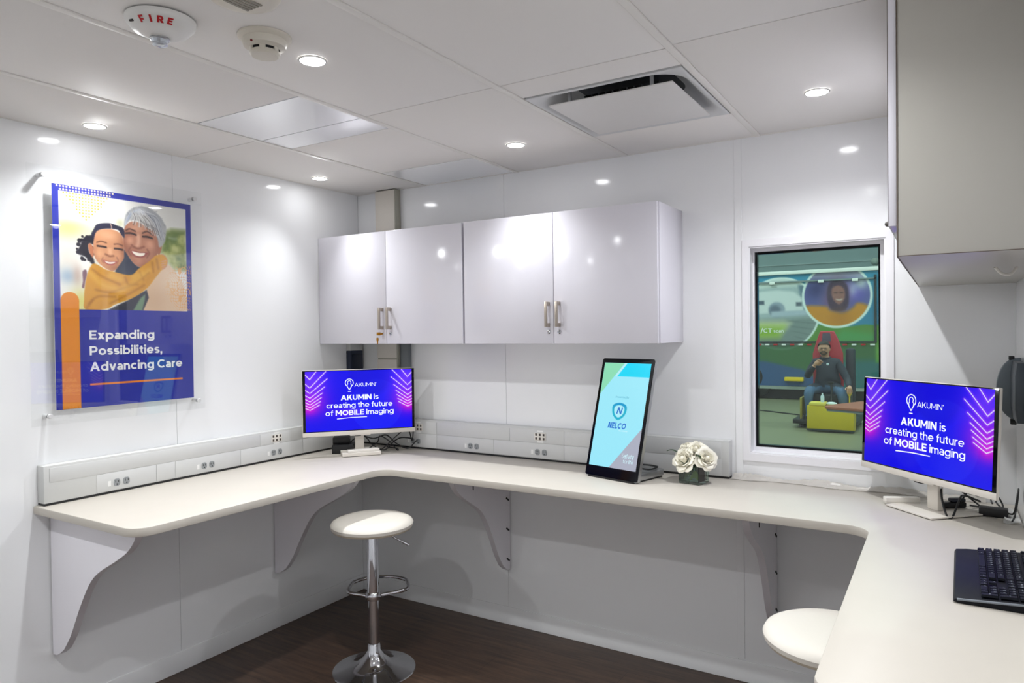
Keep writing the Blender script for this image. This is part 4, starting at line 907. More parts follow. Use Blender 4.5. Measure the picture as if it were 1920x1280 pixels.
kN = Vector((math.sin(KL), -math.cos(KL), 0)); kU = Vector((0, 0, math.cos(KT)))-kN*math.sin(KT)
kb = Vector((1.799, -0.240, 1.170))-kU*KH/2
t = thing('touchscreen_kiosk', 'tall black-framed touchscreen with a pale blue display leaning back on the counter', 'touchscreen', (kb.x, kb.y, CZ), KL)
T = Matrix.Translation((0, 0, 0.006)) @ Matrix.Rotation(-KT, 4, 'X')
def KR(w_, h_, r_, y0, y1, name, m, cz, sm=30):
    b = bmesh.new(); prism(b, rrect(w_, h_, r_), y0, y1, 'XZ', T @ Matrix.Translation((0, 0, cz))); return finish(name, b, m, t, sm)
KR(KW, KH, 0.010, 0.002, 0.020, 'back_housing', M_ALU, KH/2); KR(KW-0.003, KH-0.003, 0.009, -0.0005, 0.0018, 'front_glass', M_BLACKG, KH/2)
me = paint_kiosk().mesh('screen', T @ frame((-0.131, -0.0011, KH-0.022), (1, 0, 0), (0, 0, 1)), 0.262, 0.475); me.materials.append(print_mat('kiosk_display', 1.0, 0.12)); ks = link('screen', me, t)
def kt(parts, col, nm):
    b = bmesh.new()
    for s, u, v, w_, cap, bold, sh_ in parts: add_text(b, s, T @ frame((-0.131+0.262*u, -0.0016, KH-0.022-0.475*v), (1, 0, 0), (0, 0, 1)), width=w_, cap=cap, bold=bold, align='C', shear=sh_)
    finish(nm, b, mat('pixels_'+nm, (8, 8, 8), 0.4, emit=col, estr=1.0), ks, 0)
kt([('N', 0.475, 0.492, 0.028, 0.030, 0.22, 0.2)], (20, 110, 200), 'emblem_letter'); kt([('NELCO', 0.47, 0.632, 0.100, 0.027, 0.25, 0.2)], (18, 112, 206), 'brand_lettering')
kt([('Presented By', 0.50, 0.340, 0.075, 0.009, 0.12, 0)], (60, 160, 190), 'heading_lettering'); kt([('Worldwide', 0.62, 0.655, 0.05, 0.006, 0.12, 0)], (214, 244, 252), 'strapline_lettering')
kt([('Safety', 0.80, 0.895, 0.066, 0.020, 0.13, 0), ('for life', 0.82, 0.940, 0.055, 0.016, 0.13, 0)], (208, 244, 252), 'motto_lettering')
bm = bmesh.new(); prism(bm, rrect(0.27, 0.19, 0.012), 0.008, 0.036, 'XY', Matrix.Translation((0.0, 0.125, 0)), bev=0.002); finish('base', bm, M_ALU, t)
bm = bmesh.new(); prism(bm, rrect(0.26, 0.22, 0.012), 0.0004, 0.008, 'XY', Matrix.Translation((0.0, 0.105, 0))); finish('foot', bm, M_BLACK, t, 0)
bm = bmesh.new(); tube(bm, catmull([(0.03, 0.075, 0.16), (0.07, 0.10, 0.075), (0.115, 0.13, 0.062), (0.125, 0.18, 0.05), (0.06, 0.20, 0.046), (0.02, 0.15, 0.05), (0.07, 0.10, 0.052), (0.12, 0.12, 0.044), (0.11, 0.20, 0.042)], 6), 0.0035, 8); finish('cable', bm, M_RUB, t)

# ================================================================== VASE AND ROSES
t = thing('glass_vase', 'square glass vase lined with green leaves', 'vase', (2.118, -0.186, CZ), math.radians(-9))
bm = bmesh.new(); a = 0.047
box(bm, -a, a, -a, a, 0.0006, 0.012, 0.002); box(bm, -a, -a+0.004, -a, a, 0.012, 0.098); box(bm, a-0.004, a, -a, a, 0.012, 0.098); box(bm, -a+0.004, a-0.004, -a, -a+0.004, 0.012, 0.098); box(bm, -a+0.004, a-0.004, a-0.004, a, 0.012, 0.098)
finish('glass', bm, M_VGLASS, t, 0)
M_LEAF = mat('dark_green_leaf', (44, 74, 42), 0.45, var=0.25, scale=60); M_LEAF2 = mat('striped_leaf', (120, 138, 56), 0.45, var=0.3, scale=90)
for k in range(8):
    bm = bmesh.new(); r = 0.036; a0 = k*PI/4; pts = []
    tm = bmesh.new(); R = []
    for i in range(9):
        th = a0+i*0.14; z = 0.016+0.030*(k % 3)/2+0.01*math.sin(i*0.5); rr = r-0.0025*(k % 3)
        x_, y_ = max(-r, min(r, rr*1.35*math.cos(th))), max(-r, min(r, rr*1.35*math.sin(th))); wv = 0.034*math.sin(PI*(i+0.6)/9.6)
        R.append([tm.verts.new((x_, y_, z)), tm.verts.new((x_*0.985, y_*0.985, z+wv*0.5)), tm.verts.new((x_, y_, z+wv))])
    for A, B in zip(R, R[1:]):
        for j in range(2): tm.faces.new((A[j], A[j+1], B[j+1], B[j]))
    merge(bm, tm); finish('leaf', bm, M_LEAF if k % 3 else M_LEAF2, t, 60)
M_PETAL = mat('cream_rose_petal', (252, 248, 232), 0.5, var=0.03, scale=30)
def petal_mesh(Rm, Hh, ha, curl):
    tm = bmesh.new(); R = []; nu, nv = 10, 8
    for j in range(nv+1):
        v = j/nv; half = ha*min(1.0, 0.35+1.1*v)*(1-0.5*max(0, v-0.78)/0.22); row = []
        for i in range(nu+1):
            u = i/nu*2-1; vv = v*(1-0.10*u*u); rad = 0.003+Rm*math.sin(min(1, vv)*PI/2)**0.75+curl*max(0, vv-0.65)*0.03; zz = Hh*vv**0.9-curl*0.035*max(0, vv-0.72)
            rad += 0.0010*math.sin(6*u+Rm*900)*v; a = u*half
            row.append(tm.verts.new((rad*math.sin(a), rad*math.cos(a), zz)))
        R.append(row)
    for A, B in zip(R, R[1:]):
        for i in range(nu): tm.faces.new((A[i], A[i+1], B[i+1], B[i]))
    me = bpy.data.meshes.new('petal'); tm.to_mesh(me); tm.free(); me.materials.append(M_PETAL); me.polygons.foreach_set('use_smooth', [True]*len(me.polygons)); return me
LAY = [(3, petal_mesh(0.006, 0.038, 1.35, 0.0)), (3, petal_mesh(0.012, 0.0375, 1.20, 0.0)), (4, petal_mesh(0.019, 0.037, 1.0, 0.25)), (4, petal_mesh(0.026, 0.034, 0.95, 0.5)), (5, petal_mesh(0.034, 0.029, 0.80, 0.9)), (6, petal_mesh(0.041, 0.020, 0.72, 1.1))]
def rose(label, centre, axis, s, foot=(2.118, -0.186)):
    ax = Vector(axis).normalized(); loc = Vector(centre)-ax*0.024*s
    t = thing('rose', label, 'rose', loc, group='cream roses in the vase'); t.rotation_euler = ax.to_track_quat('Z', 'Y').to_euler(); t.scale = (s, s, s)
    bm = bmesh.new(); lathe(bm, [(0.0, 0.004), (0.010, 0.008), (0.0125, 0.018), (0.0095, 0.030), (0.004, 0.037), (0.0, 0.0385)], 16); finish('heart', bm, M_PETAL, t, 60)
    for lay, (n, me_) in enumerate(LAY):
        for i in range(n):
            p = link('petal', me_, t); p.rotation_euler = (random.uniform(-.06, .06), random.uniform(-.06, .06), 2*PI*i/n+lay*0.8+random.uniform(-.15, .15))
            q = random.uniform(0.95, 1.05); p.scale = (q, q, q)
    bm = bmesh.new(); Mi = (Matrix.Translation(loc) @ ax.to_track_quat('Z', 'Y').to_matrix().to_4x4() @ Matrix.Scale(s, 4)).inverted()
    p0 = Mi @ Vector((foot[0]+(loc.x-foot[0])*0.2, foot[1]+(loc.y-foot[1])*0.2, CZ+0.018)); tube(bm, catmull([p0, p0*0.5+Vector((0, 0, -0.02)), Vector((0, 0, -0.012)), Vector((0, 0, 0.004))], 4), 0.0026, 8); finish('stem', bm, M_LEAF, t)
    bm = bmesh.new(); lathe(bm, [(0.0, -0.006), (0.006, -0.003), (0.009, 0.003), (0.006, 0.006)], 12); finish('calyx', bm, M_LEAF, t)
    return t
rose('large cream rose at the front left of the vase', (2.086, -0.232, CZ+0.108), (-.22, -.78, .52), 1.10)
rose('cream rose at the right side of the vase', (2.186, -0.215, CZ+0.116), (.55, -.62, .42), 0.98)
rose('cream rose in the middle of the bunch', (2.133, -0.200, CZ+0.148), (.15, -.60, .80), 0.98)
rose('cream rose at the back left of the bunch', (2.075, -0.182, CZ+0.146), (-.55, -.35, .75), 0.92)
rose('cream rose at the very back of the bunch', (2.118, -0.150, CZ+0.160), (-.05, .05, 1), 0.92)
bm = bmesh.new(); tm = bmesh.new(); R = []
for i in range(8):
    v = i/7; w_ = 0.013*math.sin(PI*(v*0.9+0.05)); R.append([tm.verts.new((-0.05*v, -w_, 0.012*math.sin(v*2.6))), tm.verts.new((-0.05*v, 0, 0.012*math.sin(v*2.6)-0.003)), tm.verts.new((-0.05*v, w_, 0.012*math.sin(v*2.6)))])
for A, B in zip(R, R[1:]):
    for j in range(2): tm.faces.new((A[j], A[j+1], B[j+1], B[j]))
me = bpy.data.meshes.new('rose_leaf'); tm.to_mesh(me); tm.free(); me.materials.append(M_LEAF); bm.free()
for nm, lc, rt in (('small dark green leaf poking out left of the roses', (2.055, -0.200, CZ+0.125), (0, 0, 0.1)), ('dark green leaf between the front roses', (2.145, -0.222, CZ+0.098), (0.4, 0.7, 1.9))):
    o = tag(link('rose_leaf', me), nm, 'leaf'); o.location = lc; o.rotation_euler = rt

# ================================================================== BAR STOOLS
def stool(label, loc, seat_h, rz):
    t = thing('bar_stool', label, 'stool', loc, rz, group='chrome bar stools with cream seats')
    r = 0.190; z = seat_h
    bm = bmesh.new(); lathe(bm, [(0.0, z), (r*0.6, z-0.001), (r*0.86, z-0.005), (r*0.965, z-0.014), (r, z-0.026), (r*0.985, z-0.040)], 56); finish('seat_cushion', bm, M_VINYL, t)
    bm = bmesh.new(); lathe(bm, [(r*0.985, z-0.040), (r*0.95, z-0.050), (r*0.7, z-0.054), (0.0, z-0.054)], 56); finish('seat_underside', bm, mat('seat_underside_cream', (206, 196, 176), 0.6), t)
    bm = bmesh.new(); box(bm, -0.07, 0.07, -0.07, 0.07, z-0.066, z-0.0545, 0.003); lathe(bm, [(0.03, z-0.066), (0.028, z-0.09)], 24); finish('mounting_plate', bm, M_CHROME, t)
    bm = bmesh.new(); tube(bm, catmull([(0.02, 0.01, z-0.072), (0.075, 0.0, z-0.078), (0.10, 0.0, z-0.098), (0.165, 0.0, z-0.135)], 5), 0.0045, 10); tube(bm, [(0.140, 0, z-0.121), (0.168, 0, z-0.137)], 0.0065, 10); finish('height_lever', bm, M_CHROME, t)
    bm = bmesh.new(); lathe(bm, [(0.026, z-0.072), (0.0285, z-0.08), (0.0285, 0.335), (0.024, 0.333)], 32); finish('upper_column', bm, M_CHROME, t)
    bm = bmesh.new(); lathe(bm, [(0.0235, 0.335), (0.0235, 0.095)], 32); finish('gas_lift', bm, M_CHROME, t)
    bm = bmesh.new(); lathe(bm, [(0.0286, 0.365), (0.036, 0.357), (0.038, 0.345), (0.034, 0.330), (0.0240, 0.325)], 32); finish('footrest_collar', bm, M_CHROME, t)
    bm = bmesh.new(); R0 = 0.135; pts = [(0.030*math.cos(PI/2), 0.034, 0.346)]
    pts = [Vector((-0.034, 0.0, 0.346)), Vector((-0.115, 0.03, 0.356))]+[Vector((0.02+R0*math.cos(a), 0.10+0.105*math.sin(a), 0.362)) for a in [PI*0.93-PI*0.86*k/9 for k in range(10)]]+[Vector((0.15, 0.03, 0.356)), Vector((0.034, 0.0, 0.346))]
    tube(bm, catmull(pts, 5), 0.0085, 10); finish('footrest_ring', bm, M_CHROME, t)
    bm = bmesh.new(); lathe(bm, [(0.0245, 0.125), (0.030, 0.115), (0.032, 0.098), (0.045, 0.070), (0.075, 0.040), (0.125, 0.020), (0.172, 0.011), (0.190, 0.006), (0.192, 0.002), (0.180, 0.0008), (0.0, 0.0008)], 64); finish('base_dish', bm, M_CHROME, t)
    return t
stool('bar stool with a cream round seat standing under the corner of the counter', (0.773, -0.744, 0), 0.71, math.radians(38))
stool('bar stool with a cream round seat tucked under the right counter arm', (2.768, -0.985, 0), 0.70, math.radians(-60))

# ================================================================== KEYBOARD
t = thing('keyboard', 'black computer keyboard at the right edge of the counter', 'keyboard', (3.153, -0.981, CZ), math.radians(-90.8))
M_KB = mat('keyboard_black', (10, 12, 20), 0.5, var=0.1, spec=0.2); M_KEY = mat('key_black', (11, 14, 24), 0.5, var=0.1, spec=0.2)
kw, kd = 0.446, 0.178
def kz(y): return 0.014+0.010*(y+kd/2)/kd
P = [(-kd/2, 0.004), (-kd/2+0.004, 0.0115), (-kd/2+0.03, 0.0155), (kd/2-0.004, 0.0255), (kd/2, 0.022), (kd/2, 0.006), (kd/2-0.02, 0.0008), (-kd/2+0.01, 0.0008)]
bm = bmesh.new(); prism(bm, P, -kw/2, kw/2, 'YZ', bev=0.003); finish('case', bm, M_KB, t)
bm = bmesh.new(); tube(bm, [(kw/2-0.0005, -kd/2+0.008, 0.010), (kw/2-0.0005, 0, 0.016), (kw/2-0.0005, kd/2-0.008, 0.022)], 0.003, 8); finish('side_trim', bm, mat('keyboard_trim_grey', (120, 126, 134), 0.3), t)
u_ = 0.0188; KM = {}; rows = []
def key_mesh(w, h):
    if (w, h) not in KM:
        b = bmesh.new(); ww, hh = w*u_-0.0026, h*u_-0.0026
        tm = bmesh.new(); B = [tm.verts.new((sx*ww/2, sy*hh/2, 0)) for sx, sy in ((-1, -1), (1, -1), (1, 1), (-1, 1))]; A = [tm.verts.new((sx*(ww/2-0.0016), sy*(hh/2-0.0014), 0.0052)) for sx, sy in ((-1, -1), (1, -1), (1, 1), (-1, 1))]
        tm.faces.new(A); tm.faces.new(B[::-1])
        for i in range(4): tm.faces.new((B[i], B[(i+1) % 4], A[(i+1) % 4], A[i]))
        merge(b, tm); bmesh.ops.recalc_face_normals(b, faces=b.faces[:]); me = bpy.data.meshes.new('key'); b.to_mesh(me); b.free(); me.materials.append(M_KEY); KM[(w, h)] = me
    return KM[(w, h)]
tilt = math.atan2(0.010, kd); lg = bmesh.new()
def key(x, row, w, txt='', h=1.0):
    y = kd/2-0.014-(row+(h-1)/2)*u_-(0.006 if row else 0); z = kz(y)+0.0045
    o = link('key', key_mesh(w, h), t, (x, y, z)); o.rotation_euler = (tilt, 0, 0)
    if txt:
        font_text(lg, txt, Matrix.Translation((x-(w*u_)/2+0.0045, y-0.0005, z+0.0054)) @ Matrix.Rotation(tilt, 4, 'X'), 0.0048 if len(txt) < 3 else 0.003)
x0 = -kw/2+0.012
def run(row, items, start):
    x = start
    for it in items:
        if isinstance(it, (int, float)): x += it*u_; continue
        txt, w = it[0], it[1]; h = it[2] if len(it) > 2 else 1.0
        key(x+w*u_/2, row, w, txt, h); x += w*u_
    return x
xn = x0+15.25*u_; xp = xn+3.25*u_
run(0, [('Esc', 1), 1]+[('F%d' % k, 1) for k in range(1, 5)]+[0.5]+[('F%d' % k, 1) for k in range(5, 9)]+[0.5]+[('F%d' % k, 1) for k in range(9, 13)], x0); run(0, [('Prt', 1), ('Scr', 1), ('Brk', 1)], xn); run(0, [('', 1)]*4, xp)
run(1, [(ch, 1) for ch in '`1234567890-=']+[('Back', 2)], x0); run(1, [('Ins', 1), ('Hm', 1), ('Pg', 1)], xn); run(1, [('Num', 1), ('/', 1), ('*', 1), ('-', 1)], xp)
run(2, [('Tab', 1.5)]+[(ch, 1) for ch in 'QWERTYUIOP[]']+[('\\', 1.5)], x0); run(2, [('Del', 1), ('End', 1), ('Pg', 1)], xn); run(2, [('7', 1), ('8', 1), ('9', 1), ('+', 1, 2.0)], xp)
run(3, [('Caps', 1.75)]+[(ch, 1) for ch in "ASDFGHJKL;'"]+[('Enter', 2.25)], x0); run(3, [('4', 1), ('5', 1), ('6', 1)], xp)
run(4, [('Shift', 2.25)]+[(ch, 1) for ch in 'ZXCVBNM,./']+[('Shift', 2.75)], x0); run(4, [1, ('^', 1)], xn); run(4, [('1', 1), ('2', 1), ('3', 1), ('Ent', 1, 2.0)], xp)
run(5, [('Ctrl', 1.25), ('', 1.25), ('Alt', 1.25), ('', 6.25), ('Alt', 1.25), ('', 1.25), ('', 1.25), ('Ctrl', 1.25)], x0); run(5, [('<', 1), ('v', 1), ('>', 1)], xn); run(5, [('0', 2), ('.', 1)], xp)
tag(finish('key_legends', lg, mat('key_legend_white', (196, 204, 214), 0.6), t, 0), kind='stuff')

# ================================================================== SMALL THINGS ON THE COUNTER
t = thing('mini_computer', 'small black computer with a green light behind the left monitor', 'computer', (0.205, -0.352, CZ), math.radians(40))
bm = bmesh.new(); box(bm, -0.062, 0.055, -0.03, 0.10, 0.0008, 0.046, 0.003); finish('case', bm, M_BLACK, t)
bm = bmesh.new(); box(bm, -0.062, 0.03, 0.02, 0.09, 0.0465, 0.082, 0.003); finish('adapter_on_top', bm, M_BLACK, t)
bm = bmesh.new(); sphere(bm, (0.035, -0.0305, 0.012), 0.0022, u=8, v=6); finish('power_light', bm, mat('green_led', (20, 60, 20), 0.4, emit=(60, 255, 90), estr=1.5), t)
def cord(label, pts, r, group, name='cable', m=None):
    b = bmesh.new(); tube(b, catmull(pts, 7), r, 8); return tag(finish(name, b, m or M_RUB), label, 'cable', group)
gl = 'tangle of cables behind the left monitor'
z = CZ
cord('black cable looping from the small computer along the left monitor', [(0.21, -0.27, z+.03), (0.25, -0.24, z+.08), (0.30, -0.22, z+.03), (0.36, -0.19, z+.006), (0.40, -0.16, z+.05), (0.43, -0.13, z+.07), (0.46, -0.070, z+.06)], .0035, gl)
cord('black cable arching high behind the left monitor stand', [(0.20, -0.30, z+.05), (0.26, -0.28, z+.09), (0.33, -0.25, z+.075), (0.38, -0.20, z+.09), (0.42, -0.16, z+.04), (0.46, -0.11, z+.01), (0.49, -0.068, z+.05)], .0035, gl)
cord('thin black cable coiled right of the left monitor stand', [(0.29, -0.255, z+.012), (0.34, -0.23, z+.05), (0.37, -0.24, z+.09), (0.41, -0.21, z+.06), (0.43, -0.17, z+.008), (0.40, -0.13, z+.006), (0.33, -0.14, z+.012)], .0032, gl)
cord('black cable rising to the data plate behind the left monitor', [(0.24, -0.25, z+.015), (0.31, -0.20, z+.008), (0.38, -0.23, z+.02), (0.45, -0.17, z+.10), (0.47, -0.12, z+.12), (0.46, -0.08, z+.06)], .003, gl)
cord('black patch cable hanging in front of the corner cover plate', [(0.45, -0.10, z+.13), (0.46, -0.09, z+.09), (0.47, -0.085, z+.05), (0.475, -0.08, z+.10), (0.47, -0.08, z+.14)], .003, None)

bm = bmesh.new(); box(bm, -0.042, 0.042, -0.022, 0.022, 0.0008, 0.030, 0.004)
o = tag(finish('power_adapter', bm, M_BLACK), 'black power adapter brick behind the right monitor', 'power adapter'); o.location = (3.186, -0.232, CZ); o.rotation_euler = (0, 0, math.radians(-4))
t = thing('barcode_scanner', 'black handheld scanner lying on the right monitor base', 'scanner', (3.040, -0.215, CZ+0.0085), math.radians(32))
bm = bmesh.new(); prism(bm, fillet([(-0.055, -0.016), (0.075, -0.014), (0.075, 0.014), (-0.055, 0.016)], [0.012, 0.008, 0.008, 0.012], 5), 0.0008, 0.020, bev=0.004); finish('body', bm, M_BLACK, t)
bm = bmesh.new(); box(bm, 0.02, 0.072, -0.012, 0.012, 0.021, 0.034, 0.004); finish('handle', bm, mat('scanner_navy', (22, 30, 46), 0.4), t)
gr = 'tangle of cables behind the right monitor'
cord('black cable looping down over the front of the right monitor base', [(3.03, -0.262, z+.10), (3.035, -0.300, z+.05), (3.05, -0.345, z+.006), (3.065, -0.335, z+.006), (3.085, -0.27, z+.05), (3.10, -0.22, z+.06), (3.15, -0.15, z+.03)], .0035, gr)
cord('thin black cable running from the right monitor into the power adapter', [(3.02, -0.21, z+.13), (3.06, -0.19, z+.10), (3.11, -0.17, z+.05), (3.15, -0.19, z+.02), (3.147, -0.225, z+.017)], .003, gr)
cord('black cable sagging behind the power adapter near the right wall', [(3.06, -0.18, z+.12), (3.10, -0.12, z+.09), (3.14, -0.10, z+.04), (3.19, -0.12, z+.05), (3.20, -0.16, z+.03), (3.23, -0.19, z+.006)], .003, gr)
cord('black cable lying in a loop on the counter behind the scanner', [(3.09, -0.20, z+.03), (3.12, -0.15, z+.07), (3.16, -0.11, z+.08), (3.20, -0.09, z+.05), (3.22, -0.10, z+.006), (3.18, -0.14, z+.006), (3.12, -0.12, z+.006)], .003, gr)
cord('thin black cable dropping from the right monitor onto the power adapter', [(3.05, -0.15, z+.14), (3.08, -0.13, z+.08), (3.12, -0.13, z+.05), (3.17, -0.16, z+.06), (3.185, -0.19, z+.034)], .0028, gr)
cord('black cable curling up the right wall past the power adapter', [(3.228, -0.232, z+.014), (3.243, -0.245, z+.02), (3.250, -0.25, z+.06), (3.258, -0.22, z+.10), (3.256, -0.20, z+.05), (3.246, -0.235, z+.008), (3.235, -0.30, z+.004)], .0028, None)
bm = bmesh.new(); box(bm, -0.02, 0.02, -0.004, 0.004, -0.007, 0.007, 0.001)
o = tag(finish('cable_label', bm, M_LABEL), 'white printed label on a cable below the right monitor', 'label'); o.location = (3.018, -0.262, CZ+0.095); o.rotation_euler = (0, 0, math.radians(-40))
# loose sheet by the adapter
bm = bmesh.new(); tm = bmesh.new(); R = []
for i in range(7):
    R.append([tm.verts.new((3.232+0.026*i/6-0.006*j*(1-i/6), -0.11-0.055*j, CZ+0.001+0.004*math.sin(i*0.9+j*0.8)+0.004)) for j in range(5)])
for A, B in zip(R, R[1:]):
    for j in range(4): tm.faces.new((A[j], A[j+1], B[j+1], B[j]))
r_ = bmesh.ops.solidify(tm, geom=tm.faces[:], thickness=0.0006); merge(bm, tm)
tag(finish('paper_sheet', bm, M_LABEL, smooth=60), 'loose white paper by the power adapter at the right edge', 'paper')
# wrinkled film along the wall below the window
rs = random.Random(11); tm = bmesh.new(); R = []; n = 90
for i in range(n):
    x = 2.242+0.93*i/(n-1); hgt = 0.016+0.006*math.sin(i*0.23)+rs.uniform(-.003, .003); dep = 0.030+0.012*math.sin(i*0.17+1)+rs.uniform(-.003, .003)
    R.append([tm.verts.new((x, -0.009-dep*a+rs.uniform(-.0015, .0015), CZ+0.0025+hgt*b+rs.uniform(0, .0015))) for a, b in ((0.0, 1.0), (0.18, 0.92), (0.34, 0.5), (0.5, 0.62), (0.68, 0.28), (0.84, 0.16), (1.0, 0.0))])
for A, B in zip(R, R[1:]):
    for j in range(6): tm.faces.new((A[j], A[j+1], B[j+1], B[j]))
bmesh.ops.solidify(tm, geom=tm.faces[:], thickness=0.0008); bm = bmesh.new(); merge(bm, tm)
tag(finish('plastic_film', bm, mat('wrinkled_film', (244, 240, 234), 0.3, var=0.06), smooth=25), 'wrinkled pale plastic film along the wall below the window', 'plastic film')
# grey wall-mounted housing on the right wall
t = thing('wall_housing', 'dark grey wall-mounted housing with a curved side at the right edge', 'wall housing', (W-0.001, -0.26, 1.225))
t.scale = (1, 1, 0.88)
bm = bmesh.new(); prism(bm, [(0, 0.018), (0, 0.262)]+[(-0.070*math.sin(a)**0.8, 0.14+0.122*math.cos(a)) for a in [PI*k/14 for k in range(1, 14)]], 0.03, 0.055, 'XZ', bev=0.003); finish('curved_shell', bm, mat('housing_grey', (112, 122, 130), 0.4), t, 50)
bm = bmesh.new(); prism(bm, [(0, 0.03), (0, 0.25), (-0.024, 0.25), (-0.030, 0.20), (-0.030, 0.08), (-0.024, 0.03)], -0.16, 0.03, 'XZ', bev=0.004); finish('body', bm, mat('housing_dark', (66, 74, 82), 0.45), t, 40)
bm = bmesh.new(); box(bm, -0.030, -0.012, 0.035, 0.060, 0.0, 0.022, 0.003); finish('lower_catch', bm, M_BLACK, t)
bm = bmesh.new(); box(bm, -0.034, -0.018, 0.030, 0.058, 0.252, 0.268, 0.002); finish('upper_clip', bm, M_BLACK, t)

# ================================================================== OUTSIDE THE WINDOW: the exhibition hall
HF = -0.25                                   # hall floor level
bm = bmesh.new(); box(bm, -22, 26, 0.14, 30, HF-0.2, HF)
tag(finish('floor_hall', bm, mat('hall_concrete', (122, 122, 96), 0.5, var=0.10, scale=0.8), smooth=0), kind='structure')
bm = bmesh.new(); box(bm, -22, 26, 26.0, 26.3, HF, 11)
wh = tag(finish('wall_hall', bm, mat('hall_wall_grey', (172, 190, 192), 0.7, var=0.05, scale=2), smooth=0), kind='structure')
for k in range(12):
    bm = bmesh.new(); box(bm, -22, 26, 25.96, 25.999, 2.6+k*0.7, 2.63+k*0.7); finish('wall_rail', bm, mat('hall_wall_rail', (196, 208, 208), 0.6), wh, 0)
bm = bmesh.new(); _f = [(2.55+k*0.03, 24.0+0.06*math.sin(k*0.9)) for k in range(100)]; prism(bm, _f+[(x, y+0.02) for x, y in _f[::-1]], HF+0.002, 9.5)
tag(finish('hall_drape', bm, mat('navy_drape', (70, 80, 140), 0.8, var=0.08)), 'navy pleated drape hanging behind the trailer', 'drape')
# a cable lying across the hall floor
bm = bmesh.new(); tube(bm, catmull([(-2.5, 12.4, HF+.012), (-0.8, 12.9, HF+.012), (0.0, 12.6, HF+.012), (0.5, 12.3, HF+.012), (0.75, 12.1, HF+.012)], 8), 0.014, 8)
tag(finish('floor_cable', bm, M_RUB), 'dark cable lying across the hall floor', 'cable')

